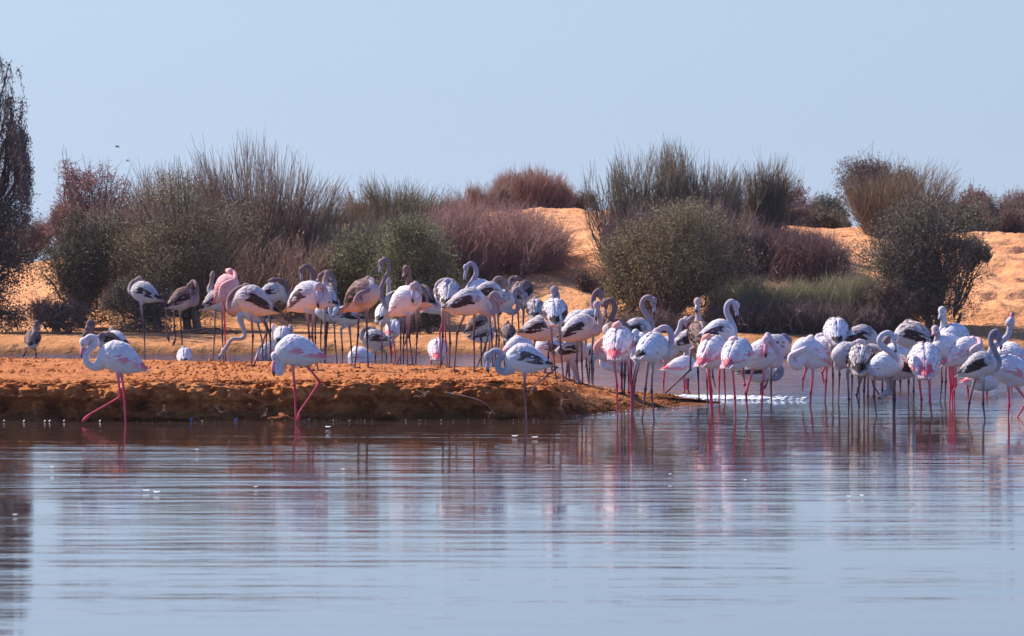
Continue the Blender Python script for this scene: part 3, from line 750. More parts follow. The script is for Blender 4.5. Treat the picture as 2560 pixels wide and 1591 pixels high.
# far shrubs beyond the dune crest
leafy('far_bush', 'low dark green bush beyond the dune, right of the tallest shrub on the right', 'bush', 2010, 2125, 490, 590, 124, [2065], (.07, .075, .05), 12000, .05, 41, K=26)
leafy('far_tree', 'open feathery purple tree behind the dune left of the round far tree', 'tree', 1900, 2030, 462, 560, 122, [1960], (.13, .07, .06), 3600, .055, 42, K=34, dens=.8, airy=.75)
leafy('far_bush', 'green bush band behind the bare sand at the right, left part', 'bush', 2395, 2500, 500, 600, 124, [2440], (.08, .085, .055), 14000, .05, 43, K=26)
leafy('far_bush', 'green bush at the right edge behind the bare sand', 'bush', 2480, 2620, 505, 605, 122, [2540], (.09, .085, .05), 16000, .05, 44, K=30)
leafy('far_tree', 'small purple branched tree above the green bushes on the right', 'tree', 2395, 2480, 470, 560, 126, [2430], (.14, .08, .07), 2600, .055, 45, K=26, airy=.8)
leafy('far_tree', 'feathery purplish tree at the right edge above the green bushes', 'tree', 2495, 2610, 478, 560, 127, [2550], (.13, .08, .07), 3000, .055, 46, K=26, airy=.8)
leafy('far_tree', 'round dense tree with a dark crown far behind the dune on the right', 'tree', 2112, 2300, 392, 560, 119, [2200], (.085, .065, .058), 26000, .045, 47, K=46)
leafy('far_bush', 'small dark bush in the dip of the dune crest', 'bush', 1400, 1500, 486, 540, 121, [1450], (.08, .06, .055), 8000, .045, 48, K=22)
leafy('far_bush', 'brown bush behind the sand patch at the far left', 'bush', 20, 130, 545, 680, 112, [75], (.13, .085, .065), 14000, .045, 49, K=30)
leafy('far_bush', 'low brown bush on the skyline between the two shrub masses', 'bush', 1080, 1240, 505, 560, 120, [1150], (.14, .085, .07), 10000, .045, 50, K=30)
leafy('feathery_tree', 'bare looking purple tree behind the dark green shrub on the left', 'tree', 140, 325, 412, 620, 104, [230, 250], (.155, .085, .08), 9500, .042, 51, K=60, airy=.72, dens=.8)
leafy('far_bush', 'greyish mauve bush between the left edge tree and the dark green shrub', 'bush', 110, 210, 505, 640, 108, [160], (.15, .095, .09), 12000, .042, 52, K=30)
for k, (a, b, yt, D_) in enumerate([(300, 520, 500, 135), (520, 800, 505, 140), (800, 1000, 500, 138), (1560, 1760, 500, 138), (1720, 1930, 498, 134), (-140, 30, 520, 125), (2250, 2400, 510, 130)]):
    leafy('far_bush', ['low far bush hidden behind the left broom shrubs', 'low far bush behind the tallest broom shrub', 'low far bush behind the green broom shrub right of the tallest', 'low far bush behind the broad right hand broom shrub', 'low far bush glimpsed left of the purple far tree', 'far bush behind the drooping tree at the left edge', 'far bush just right of the round far tree'][k], 'bush', a, b, yt, 620, D_, [(a + b) / 2], (.10, .075, .055), 12000, .06, 60 + k, K=36)

# broom shrubs
broom('broom_shrub', 'tallest bare broom shrub left of centre, rising into the sky', 'shrub', 470, 880, 660, 312, 101.0, 620, STEM, 3, BR, side=9, r0=.25, tops=[(450, 470), (500, 345), (560, 345), (630, 305), (690, 345), (770, 385), (850, 430), (900, 520)], tipcol=(.13, .088, .062), jag=.42)
broom('broom_shrub', 'bare broom shrub with arching rods left of the tallest one', 'shrub', 300, 560, 440, 375, 102.0, 360, STEM, 4, BR, side=8, r0=.3, tops=[(300, 480), (360, 385), (420, 372), (480, 400), (560, 420)], tipcol=(.13, .09, .065), jag=.45)
broom('broom_shrub', 'lower green broom shrub on the skyline right of the tallest one', 'shrub', 850, 1130, 985, 455, 105.0, 480, (.115, .085, .055), 5, BR, side=8, r0=.35, tops=[(850, 480), (940, 455), (1040, 462), (1110, 500), (1150, 540)], tipcol=(.105, .088, .052), jag=.3)
broom('broom_shrub', 'dark stemmed broom shrub right of centre with dense upright rods', 'shrub', 1462, 1720, 1590, 350, 101.5, 520, (.13, .085, .065), 6, BR, side=9, r0=.28, tops=[(1450, 440), (1500, 380), (1560, 365), (1620, 360), (1680, 345), (1730, 380)], tipcol=(.115, .09, .058), jag=.4)
broom('broom_shrub', 'broom shrub with thick upright bundles in the middle of the right hand mass', 'shrub', 1650, 1860, 1745, 350, 102.5, 430, (.13, .085, .065), 7, BR, side=9, r0=.3, tops=[(1640, 350), (1700, 345), (1740, 385), (1800, 385), (1850, 400), (1870, 480)], tipcol=(.115, .088, .06), jag=.4)
broom('broom_shrub', 'narrow vase shaped broom shrub standing on the dark hump', 'shrub', 1862, 1990, 1905, 385, 103.0, 250, (.13, .085, .065), 8, BR, side=8, r0=.18, tops=[(1860, 410), (1900, 390), (1950, 390), (1990, 430)], tipcol=(.12, .09, .06), jag=.3, power=1.1)
broom('broom_shrub', 'broom shrub with wide spreading rods in front of the round far tree', 'shrub', 2110, 2400, 2230, 395, 108.0, 430, (.14, .09, .065), 9, BR, side=8, r0=.22, tops=[(2100, 440), (2170, 440), (2220, 395), (2290, 400), (2340, 395), (2410, 440)], tipcol=(.12, .09, .058), jag=.45)
broom('twiggy_shrub', 'round reddish shrub alone on top of the dune', 'shrub', 1235, 1430, 1325, 418, 117.0, 720, RED, 10, BR, side=7, r0=.5, wig=.02, tops=[(1225, 470), (1270, 425), (1330, 418), (1400, 435), (1440, 500)], tipcol=(.19, .105, .08), jag=.25, sidelen=.3)
broom('twiggy_shrub', 'smaller reddish shrub left of the round one on the dune', 'shrub', 1170, 1280, 1225, 455, 114.0, 320, RED, 11, BR, side=6, r0=.4, wig=.02, tipcol=(.17, .11, .08), jag=.3, sidelen=.3, tops=[(1160, 450), (1200, 480), (1260, 455), (1290, 500)])
broom('twiggy_shrub', 'wide tangled purplish brown shrub on the slope behind the centre birds', 'shrub', 1060, 1420, 1200, 490, 101.8, 1300, (.24, .13, .11), 12, BR, side=9, r0=.85, depth=1.6, wig=.06, tops=[(1050, 560), (1120, 505), (1220, 490), (1320, 520), (1400, 560), (1440, 640)], tipcol=(.20, .11, .09), jag=.6, sidelen=.4, power=1.0, low=.1)
broom('twiggy_shrub', 'dry brown undergrowth, also standing in for streaked shade, at the foot of the tallest broom shrub', 'shrub', 540, 900, 700, 590, 99.4, 800, (.22, .135, .10), 13, BR, side=8, r0=.85, depth=1.3, wig=.06, tops=[(520, 640), (620, 590), (780, 580), (900, 620)], jag=.7, power=.9, low=.05, sidelen=.35)  # drooping dry stems, also put in for shadow streaks on the dune
broom('twiggy_shrub', 'dry overhanging grass tuft on the dark hump at the right', 'shrub', 1800, 2110, 1960, 560, 101.0, 1100, (.15, .085, .08), 14, BR, side=7, r0=.9, depth=1.4, wig=.05, tops=[(1790, 620), (1880, 580), (1990, 575), (2060, 590), (2130, 660)], jag=.7, power=.9, low=.05, sidelen=.3)
broom('twiggy_shrub', 'small dark dead twigs on the sand slope left of the large olive bush', 'shrub', 1440, 1530, 1485, 655, 99.5, 150, (.13, .08, .06), 15, BR, side=6, r0=.5, wig=.04, jag=.6, power=.9, sidelen=.2, tops=[(1440, 680), (1490, 660), (1530, 670)])
broom('grass_tussock', 'long olive grass tussock band at the foot of the dark hump, left part', 'grass', 1770, 2020, 1900, 690, 97.6, 1500, (.13, .085, .06), 16, BR, side=5, r0=.9, rad=.006, wig=.05, tops=[(1770, 720), (1850, 690), (1950, 700), (2030, 715)], tipcol=(.19, .165, .09), jag=.75, power=1.0, sidelen=.28, depth=.8)
broom('grass_tussock', 'olive grass tussock beside the right hand bush, right part of the band', 'grass', 1980, 2210, 2100, 680, 97.4, 1400, (.13, .085, .06), 17, BR, side=5, r0=.9, rad=.006, wig=.05, tops=[(1980, 715), (2060, 690), (2140, 670), (2220, 700)], tipcol=(.165, .145, .08), jag=.75, power=1.0, sidelen=.28, depth=.8)
broom('twiggy_shrub', 'dark brush added in place of the shadow along the shore under the olive grass band', 'shrub', 1760, 2230, 2000, 745, 96.4, 900, (.12, .08, .075), 18, BR, side=7, r0=.95, rad=.008, wig=.06, tops=[(1750, 770), (1900, 750), (2050, 755), (2240, 770)], tipcol=(.09, .06, .055), jag=.8, power=.9, low=.05, sidelen=.25, depth=.25)  # dark rods added where the ground under the grass lies in shadow
broom('twiggy_shrub', 'dark brush at the shore between the large olive shrub trunks and the birds', 'shrub', 1500, 1780, 1640, 770, 96.6, 420, (.14, .09, .08), 19, BR, side=6, r0=.95, rad=.008, wig=.06, tops=[(1490, 800), (1640, 775), (1780, 790)], tipcol=(.10, .065, .055), jag=.8, power=.9, low=.05, sidelen=.22, depth=.3)

broom('twiggy_shrub', 'mauve brown thicket filling the gap behind the two leftmost leafy shrubs', 'shrub', 170, 600, 390, 500, 100.2, 1300, (.22, .14, .12), 35, BR, side=8, r0=.9, wig=.06, tops=[(160, 560), (260, 500), (400, 490), (600, 500)], tipcol=(.13, .095, .08), jag=.6, power=.95, low=.05, sidelen=.35, depth=.9)
broom('twiggy_shrub', 'brown green thicket behind the leafy shrubs left of centre', 'shrub', 760, 1130, 960, 530, 100.6, 1100, (.20, .14, .10), 36, BR, side=8, r0=.9, wig=.06, tops=[(740, 560), (850, 530), (1000, 520), (1140, 560)], tipcol=(.12, .10, .07), jag=.6, power=.95, low=.05, sidelen=.35, depth=.9)
broom('twiggy_shrub', 'mauve thicket under the upright rods right of centre', 'shrub', 1500, 1880, 1740, 480, 100.8, 1100, (.22, .13, .11), 37, BR, side=8, r0=.9, wig=.06, tops=[(1480, 540), (1600, 480), (1780, 490), (1900, 540)], tipcol=(.14, .095, .08), jag=.6, power=.95, low=.05, sidelen=.35, depth=.9)
for k, (a_, b_, yt) in enumerate([(1880, 2010, 505), (1990, 2130, 530), (2230, 2400, 500), (2330, 2470, 520), (2450, 2640, 515), (-60, 120, 590)]):
    leafy('far_bush', ['low mauve bush under the open far tree', 'low green bush joining the far trees at the right', 'low bush right of the round far tree', 'dusky bush behind the top of the dark rounded bush', 'long low bush along the sand crest at the right edge', 'mauve bush low behind the tree at the left edge'][k], 'bush', a_, b_, yt, 640, 119 + k % 3, [(a_ + b_) / 2], [(.12, .085, .07), (.10, .095, .06)][k % 2], 12000, .045, 80 + k, K=46, dens=.9)

# leafy shrubs in front
leafy('leafy_shrub', 'dark green leafy shrub second from the left edge', 'shrub', 100, 318, 520, 825, 97.6, [205], (.055, .056, .034), 30000, .038, 21, BR, K=80, alt=((.14, .12, .08), .12))
leafy('leafy_shrub', 'large round olive brown shrub behind the three leftmost tall birds', 'shrub', 270, 596, 470, 815, 97.2, [495, 470], (.115, .088, .045), 48000, .036, 22, BR, K=110, alt=((.19, .15, .09), .12))
leafy('leafy_shrub', 'pale feathery low shrub at the foot of the large olive brown one', 'shrub', 262, 430, 690, 830, 96.4, [395], (.12, .10, .065), 13000, .034, 23, BR, K=50, alt=((.2, .17, .11), .15))
leafy('leafy_shrub', 'low brownish scrub beside the sand patch at far left', 'shrub', 70, 215, 745, 832, 96.0, [140], (.17, .11, .08), 6500, .035, 24, BR, K=40, twcol=(.2, .13, .1))
leafy('leafy_shrub', 'olive green shrub behind the two arching necks left of centre', 'shrub', 790, 1000, 570, 790, 98.6, [895], (.115, .115, .05), 20000, .038, 25, BR, K=70, alt=((.2, .19, .10), .15))
leafy('leafy_shrub', 'dark green shrub with small bright leaves behind the tallest flamingo', 'shrub', 930, 1140, 540, 815, 97.6, [1040, 1060], (.095, .10, .042), 27000, .038, 26, BR, K=80, alt=((.19, .18, .09), .15))
leafy('small_tree', 'small round sapling with a thin trunk on the far mud shore', 'tree', 1040, 1108, 765, 820, 95.6, [1076], (.08, .065, .04), 2600, .04, 27, BR, K=22)
leafy('leafy_shrub', 'low tangled yellow brown weed beside the sapling trunk', 'shrub', 985, 1055, 780, 838, 95.4, [1020], (.17, .12, .06), 1800, .035, 28, BR, K=20)
leafy('leafy_shrub', 'large olive shrub with reddish trunks right of centre', 'shrub', 1545, 1860, 485, 790, 97.4, [1650, 1690, 1670], (.115, .098, .046), 46000, .036, 29, BR, K=110, alt=((.19, .15, .09), .14), twcol=(.2, .12, .09))
leafy('leafy_shrub', 'smaller olive shrub leaning on the left of the large one right of centre', 'shrub', 1492, 1650, 575, 800, 98.2, [1580, 1610], (.095, .080, .045), 20000, .038, 30, BR, K=70, alt=((.17, .14, .08), .12))
leafy('leafy_shrub', 'dark rounded bush with a split trunk at the right', 'shrub', 2165, 2455, 492, 810, 97.0, [2318, 2345], (.070, .062, .040), 40000, .038, 31, BR, K=100, alt=((.17, .14, .09), .14), twcol=(.2, .12, .1))
leafy('leafy_shrub', 'side branch of leaves reaching right from the dark rounded bush', 'shrub', 2400, 2480, 600, 680, 97.2, [2385], (.070, .062, .042), 2600, .045, 32, BR, K=16)
leafy('leafy_shrub', 'brownish low shrub skirting the left foot of the dark rounded bush', 'shrub', 2165, 2330, 690, 815, 96.6, [2250], (.12, .085, .055), 11000, .036, 33, BR, K=44)

# the weeping tree at the left edge
def weeping_tree():
    r = np.random.RandomState(77); D = 96.5; gb = gz(-60, D)
    o = np.array([wx(-70, D), D, gb]); root = empty('weeping_tree', o); tag(root, 'tall dark tree with drooping branches cut off by the left edge', 'tree')
    n = 330
    lobes = [(-40, 120, 90, 60, 1.2), (10, 235, 62, 40, 1.75), (-60, 260, 90, 70, 1.8), (38, 300, 38, 60, 1.35), (58, 330, 20, 50, 1.5), (-60, 400, 50, 60, 1.0), (70, 395, 8, 40, 0.7), (-120, 180, 80, 60, 1.6)]
    li = r.randint(0, len(lobes), n); Lb = np.array(lobes)[li]
    px = Lb[:, 0] + r.normal(size=n) * Lb[:, 2] * .45; py = Lb[:, 1] + np.abs(r.normal(size=n)) * Lb[:, 3] * .6 + .004 * (px - Lb[:, 0]) ** 2
    Dd = D + r.normal(size=n) * .6
    x = (px - 1280) * Dd / F; z = CH - (py - HZ) * Dd / F
    ln = Lb[:, 4] * r.uniform(0.35, 1.1, n); K = 7; t = np.linspace(0, 1, K)[None]
    out_ = (x - o[0])[:, None]
    P = np.stack([x[:, None] - .10 * (1 - t) + .05 * np.sin(3 * t + px[:, None]), np.repeat(Dd[:, None], K, 1) + .1 * t * r.normal(size=(n, 1)), z[:, None] + .2 * t * (1 - t) * 2 - ln[:, None] * t ** 1.5], -1)
    P[:, 1:] += r.normal(size=(n, K - 1, 3)) * .02
    V, Fc = tubes(P, .006 * np.linspace(1, .3, K)[None] * np.ones((n, 1)), 3); mb = MB(); mb.add(V, [Fc], (.13, .08, .07)); mb.build('hanging_twigs', M_twig, root, origin=o)
    m = 19000; k = r.randint(0, n, m); tt = r.rand(m) * (K - 1.001); i = tt.astype(int); f = (tt - i)[:, None]
    pts = P[k, i] * (1 - f) + P[k, i + 1] * f + r.normal(size=(m, 3)) * .035
    V, Fq = rnd_leaf_quads(pts, .055, .28, r, 1.5); V2 = V
    mb = MB(); mb.add(V2, [Fq], tone((.095, .072, .066), m, r, .35)); mb.build('crown', M_leaf, root, smooth=False, origin=o)
    # lower skirt
    n2 = 46; cen = np.stack([wx(-40 + r.uniform(-80, 85, n2), D), D + r.normal(size=n2) * .5, CH - (r.uniform(520, 800, n2) - HZ) * D / F], 1)
    pts = np.concatenate([c + r.normal(size=(700, 3)) * [.17, .22, .15] for c in cen]); pts = pts[pts[:, 2] > gb]
    V, Fq = rnd_leaf_quads(pts, .05, .4, r); mb = MB(); mb.add(V, [Fq], tone((.085, .08, .07), len(pts), r, .35)); mb.build('lower_foliage', M_leaf, root, smooth=False, origin=o)
    P = []
    for c in list(cen) + [np.array([x[j], Dd[j], z[j]]) for j in range(0, n, 8)]:
        b0 = o + [0, 0, .6 + .25 * max(c[2] - 1, 0)]; md = (b0 + c) / 2 + r.normal(size=3) * .12; P.append([b0, b0 * .5 + md * .5, md, (md + c) / 2 + r.normal(size=3) * .05, c])
    V, Fc = tubes(P, np.tile([.05, .04, .03, .018, .008], (len(P), 1)), 5); mb = MB(); mb.add(V, [Fc], (.14, .09, .075)); mb.build('limb', M_bark, root, origin=o)
    V, Fs = tube1(catmull([o - [0, 0, .1], o + [.05, 0, .8], o + [-.05, 0, 1.8], o + [.1, 0, 3.0], o + [0, 0, 4.4]], 4), np.linspace(.16, .03, 17), 10)
    mb = MB(); mb.add(V, Fs, (.17, .11, .09)); mb.build('trunk', M_bark, root, origin=o)
    # thorny side twigs reaching right at mid height
    n = 60; st = np.stack([wx(r.uniform(-60, 30, n), D - .3), D - .3 + r.normal(size=n) * .2, CH - (r.uniform(490, 560, n) - HZ) * D / F], 1)
    ed = st + np.stack([r.uniform(.15, .5, n), r.normal(size=n) * .1, r.uniform(-.1, .15, n)], 1)
    V, Fc = tubes(np.stack([st, (st + ed) / 2 + r.normal(size=(n, 3)) * .03, ed], 1), np.tile([.008, .006, .002], (n, 1)), 3)
    mb = MB(); mb.add(V, [Fc], (.12, .08, .07))
    pts = (st + (ed - st) * 0.6)[r.randint(0, n, 1500)] + r.normal(size=(1500, 3)) * .09; V, Fq = rnd_leaf_quads(pts, .035, .4, r); mb.add(V, [Fq], tone((.07, .06, .045), 1500, r))
    mb.build('side_twigs', M_twig, root, origin=o)
weeping_tree()

# ------------------------------------------------------------------ small things
def fallen_branch(pts, rad, D, label, col=(.09, .06, .055)):
    P = [at(x, y, D) for x, y in pts]; 
    mb = MB(); V, Fs = tube1(catmull(P, 4), np.interp(np.linspace(0, 1, 4 * (len(P) - 1) + 1), [0, 1], [rad, rad * .3]), 6); mb.add(V, Fs, col)
    r = np.random.RandomState(int(pts[0][0])); 
    for k in range(5):
        q = P[1 + k % (len(P) - 1)]; e = q + r.normal(size=3) * [.22, .08, .10] + [0, 0, .05]; V, Fs = tube1([q, (q + e) / 2 + r.normal(size=3) * .02, e], [rad * .5, rad * .35, rad * .12], 5); mb.add(V, Fs, col)
    o = mb.build('fallen_branch', M_bark); tag(o, label, 'branch')
fallen_branch([(425, 838), (470, 828), (520, 822), (570, 828), (610, 838)], .022, 95.6, 'arched dark fallen branch on the far shore under the olive brown shrub')
fallen_branch([(450, 840), (500, 833), (560, 836), (600, 842)], .03, 95.2, 'straighter dark fallen branch lying just in front of the arched one')
fallen_branch([(150, 836), (180, 826), (230, 830)], .012, 95.4, 'thin crooked fallen twig near the low brown scrub at left')

def root_twig(pts, label, rad=.006, col=(.62, .38, .26), off=.22):
    P = [at(x, y, front_D(x) - off) for x, y in pts]
    mb = MB(); V, Fs = tube1(catmull(P, 4), np.linspace(rad, rad * .35, 4 * (len(P) - 1) + 1), 5); mb.add(V, Fs, col)
    r = np.random.RandomState(int(pts[0][0] + pts[0][1]))
    for k in range(6):
        q = P[r.randint(1, len(P))]; e = q + r.normal(size=3) * [.05, .02, .04]; V, Fs = tube1([q, (q + e) / 2 + r.normal(size=3) * .01, e], [rad * .5, rad * .35, rad * .15], 4); mb.add(V, Fs, col)
    o = mb.build('root_twig', M_bark); tag(o, label, 'root')
root_twig([(1112, 981), (1150, 988), (1190, 998), (1215, 1010), (1232, 1030)], 'long pale root curving down the bank left of the pale walking bird')
root_twig([(1040, 975), (1058, 982), (1075, 978), (1048, 992)], 'forked dry root tuft on the bank face below the centre cluster')
root_twig([(411, 1012), (408, 1026), (395, 1036)], 'small forked pale root on the bank face near the left walker', .005)
root_twig([(545, 1015), (549, 1030), (540, 1018)], 'tiny curled root on the bank face under the preening brown bird', .004)
root_twig([(1398, 985), (1405, 1000), (1400, 1022)], 'thin root on the corner where the bank slopes down', .004)
root_twig([(668, 1020), (664, 1035), (660, 1040)], 'short root on the bank face left of the bending adult', .004)

def feather_obj(px, py, label, D=None, size=.045, col=(.85, .84, .86), up=False, group=None):
    D = D or CH * F / (py - HZ); o = np.array([wx(px, D), D, 0.012]); root = bpy.data.meshes.new('feather')
    r = np.random.RandomState(int(px * 7 + py)); t = np.linspace(0, 1, 6); w_ = np.array([.15, .8, 1, .9, .6, .05]) * .3
    a = r.uniform(-.5, .5); V = []
    for k in range(6):
        c = np.array([t[k] - .5, 0, .35 * (t[k] - .5) ** 2 + (.6 * t[k] if up else 0)]); 
        for s_ in (-1, 0, 1): V.append(c + [0, s_ * w_[k], .10 * (1 - abs(s_)) + (.25 * s_ if up else .1)])
    V = np.array(V) * size; R = np.array([[math.cos(a), -math.sin(a), 0], [math.sin(a), math.cos(a), 0], [0, 0, 1]]); V = V @ R.T
    mb = MB(); mb.add(V, [grid_faces(6, 3)], col); ob = mb.build('feather', M_feather); ob.location = o; tag(ob, label, 'feather', group)
GF = 'shed feathers floating on the near water'
for px, py, lab in [(130, 1172, 'white feather floating in open water at the far left'), (365, 1232, 'larger white feather floating below the left walker'), (392, 1236, 'small white feather right beside the larger one below the left walker'),
                    (858, 1178, 'white feather floating below and right of the bending adult'), (492, 1128, 'small white speck of down floating under the left bird row'), (640, 1222, 'yellowish bit of down floating in the dark reflections'),
                    (1287, 1095, 'flat white feather under the pale walking bird'), (1337, 1098, 'small bright feather right of the flat white one'), (1675, 1190, 'white feather floating below the tip of the spit'),
                    (2122, 1246, 'white feather afloat under the right hand group'), (2155, 1244, 'tiny feather right of the one under the right hand group'), (1862, 1205, 'small feather between the spit and the right hand group'), (38, 1292, 'tan feather in the dark reflection at the left edge'), (820, 1072, 'long white feather close under the bank near the bending adult')]:
    feather_obj(px, py, lab, size=.06 if 'larger' in lab or 'flat' in lab or 'long' in lab else .035, group=GF)
r_ = np.random.RandomState(9)
for k, px in enumerate([10, 60, 112, 124, 160, 250]):
    feather_obj(px, 1056 + r_.rand(), ['white feather caught at the waterline at the very left edge', 'small feather at the waterline second from the left edge', 'feather clump at the waterline, left half', 'feather clump at the waterline, right half', 'lone small feather at the waterline left of the walker', 'white feather at the waterline by the lifted foot of the walker'][k], size=.02, group='white feathers along the waterline of the bank', up=True)
for k, px in enumerate([393, 478, 590, 772]):
    feather_obj(px, 1053, ['upright blue bit at the waterline, leftmost of the blue bits', 'upright blue bit at the waterline, second of the blue bits', 'smallest blue bit at the waterline between the two near adults', 'flat blue bit lying at the waterline right of the bending adult'][k], size=.03, col=(.05, .30, .50), up=k < 3, group='blue bits at the waterline of the bank')
mb = MB()
tri = np.array([(0, 1, 4), (1, 2, 4), (2, 3, 4), (3, 0, 4), (1, 0, 5), (2, 1, 5), (3, 2, 5), (0, 3, 5)]); base = np.array([(1, 0, 0), (0, 1, 0), (-1, 0, 0), (0, -1, 0), (0, 0, .6), (0, 0, -.6)], float)
for k in range(150):
    px = r_.uniform(300, 1400) if k < 50 else r_.uniform(1430, 1790); D_ = front_D(px) - r_.uniform(0.0, .10) * (1 if k < 50 else 3) - (.2 if k < 50 else 0)
    mb.add(base * r_.uniform(.003, .006) + [wx(px, D_), D_, .008], [tri], (.85, .85, .86))
tag(mb.build('froth_bubbles', M_foam, smooth=False), 'tiny white froth bubbles dotted along the waterline of the spit', 'froth', kind='stuff')

# ------------------------------------------------------------------ thin mauve haze volume, added to lift and tint the shadows
hz = link_mesh('haze', [(x_, y_, z_) for x_ in (-700, 700) for y_ in (-30, 900) for z_ in (-16, 9)], [[(0, 1, 3, 2), (4, 6, 7, 5), (0, 4, 5, 1), (2, 3, 7, 6), (0, 2, 6, 4), (1, 5, 7, 3)]], None, smooth=False)
hm = bpy.data.materials.new('haze'); hm.use_nodes = True; hm.node_tree.nodes.clear()
ho = hm.node_tree.nodes.new('ShaderNodeOutputMaterial'); hv = hm.node_tree.nodes.new('ShaderNodeVolumePrincipled')
hv.inputs['Color'].default_value = (0.85, 0.80, 0.90, 1); hv.inputs['Density'].default_value = 0.00012; hv.inputs['Anisotropy'].default_value = 0.2
hm.node_tree.links.new(hv.outputs[0], ho.inputs['Volume']); hz.data.materials.append(hm); tag(hz, kind='stuff', label='thin pale haze added over the lagoon and dunes to lift the shadows', cat='haze')

# ---- left end and the back row
bird(1, (310, 880), (280, 722), 82, 28, [(308, 655), (303, 605)], (318, 578), (338, 640), [[(305, 800), (310, 845), (311, 880)], [(262, 735), (238, 775), (215, 830), (198, 868)]], 'brown', 'brown young flamingo seen from behind at the far left, lifting one foot', m=.92)
bird(1, (905, 888), (935, 735), 182, 12, [(760, 745), (716, 700), (762, 640), (802, 603), (796, 565)], (768, 575), (738, 648), [[(900, 800), (905, 850), (906, 888)], [(930, 800), (930, 850), (930, 888)]], 'brown', 'young flamingo with raised curved neck right behind the leftmost walking adult', m=.95)
bird(1, (1010, 886), (1002, 715), 150, 14, [(955, 700), (950, 660)], (955, 640), None, [[(1010, 780), (1010, 840), (1010, 886)]], 'pale', 'small pale flamingo with tucked head half hidden at the rump of a brown one', m=.8)
bird(1, (1078, 1440), (1030, 885), 180, 20, [(865, 925), (800, 955), (745, 912), (738, 850), (782, 795), (825, 752), (815, 708), (768, 697)], (722, 738), (712, 893), [[(1012, 1010), (1032, 1213), (782, 1355), (705, 1425)], [(1042, 1010), (1068, 1190), (1080, 1440)]], 'adult', 'white adult flamingo with pink wing tips striding through the near water at far left', m=1.16, D=63.4)
bird(1, (1245, 890), (1240, 320), 155, 17, [(1130, 300), (1135, 235)], (1185, 208), None, [[(1212, 430), (1238, 610), (1246, 890)], [(1400, 385), (1428, 420), (1430, 640), (1455, 745)]], 'young', 'sleeping young flamingo on one leg, leftmost bird on top of the mud', m=1.08)
bird(2, (540, 890), (540, 375), 25, 22, [(640, 400, -.08), (660, 330, -.06), (655, 250, -.02), (625, 218)], (600, 258, -.04), (604, 385, -.08), [[(518, 480), (527, 650), (542, 890)], [(462, 440), (468, 640), (480, 705), (452, 775)]], 'brown', 'brown young flamingo preening its breast, one dark foot dangling', m=1.12)
bird(2, (800, 888), (820, 385), 15, 28, [(780, 300, .1), (785, 235, .1)], (795, 170, .1), None, [[(815, 490), (815, 650), (799, 890)], [(880, 480), (878, 680), (890, 888)]], 'young', 'young flamingo partly hidden behind the deep pink adult', m=.98)
bird(2, (905, 898), (915, 280), -50, 35, [(890, 345, -.16), (878, 270, -.20), (925, 232, -.20), (985, 205, -.16), (985, 150, -.05)], (945, 135, 0), None, [[(888, 400), (900, 600), (907, 898)], [(915, 392), (945, 400), (938, 480), (930, 500)]], 'pink', 'deep salmon pink adult flamingo asleep on one bright red leg', m=1.22)
bird(2, (1225, 902), (1170, 500), 182, 16, [(1030, 520), (1055, 610), (1073, 680), (1035, 712), (965, 715), (925, 765)], (893, 815), (852, 892), [[(1185, 580), (1225, 745), (1226, 902)], [(1255, 560), (1290, 700), (1292, 902)]], 'young', 'young flamingo bending its long neck down to feed in the channel', m=1.0, neckcol=(.70, .52, .46))
bird(2, (1290, 905), (1300, 325), 0, 20, [(1435, 380), (1445, 300), (1412, 225), (1355, 202)], (1312, 212), None, [[(1292, 430), (1292, 640), (1298, 905)], [(1215, 430), (1262, 640), (1250, 900)]], 'young', 'sleeping young flamingo facing right, neck folded back over its shoulders', m=1.02, neckcol=(.30, .2, .2))
bird(2, (1130, 955), (1150, 395), 180, 22, [(965, 455), (938, 385), (972, 318), (1030, 276)], (1085, 268), None, [[(1128, 520), (1142, 690), (1130, 955)], [(1195, 510), (1270, 630), (1148, 950)]], 'young', 'large sleeping young flamingo facing left with crossed dark legs at the bank edge', m=1.2, neckcol=(.34, .24, .22))
# white birds low in the channel, left half
bird(2, (545, 905), (555, 872), 88, 15, [(545, 845)], (545, 815), None, [[(545, 900), (545, 905), (545, 910)]], 'pale', 'round white flamingo sitting low behind the bank under the preening brown one', m=.78)
bird(3, (280, 1100), (275, 850), 85, 22, [(340, 830), (362, 800)], (362, 772), None, [[(280, 960), (280, 1040), (280, 1100)], [(230, 960), (230, 1040), (230, 1100)]], 'pale', 'fluffy white and grey flamingo behind the bending foreground adult', m=.98)
bird(3, (120, 1095), (105, 1020), 40, 32, [(175, 930), (185, 850), (182, 800)], (180, 768), None, [[(120, 1080), (120, 1090), (120, 1095)]], 'adult', 'pinkish white flamingo sunk low in the channel behind crossed dark legs', m=.92)
# foreground adult with lowered head
bird(3, (420, 1751), (440, 1010), 181, 10, [(290, 1045), (278, 1140), (250, 1228), (222, 1185), (232, 1090), (240, 1025)], (205, 1050), (192, 1272), [[(385, 1140), (408, 1400), (420, 1751)], [(505, 1115), (672, 1325), (455, 1640), (440, 1740)]], 'adult', 'white adult flamingo in near water, head lowered, stepping with pink legs', m=1.16, neckcol=(.74, .66, .68), D=63.5)
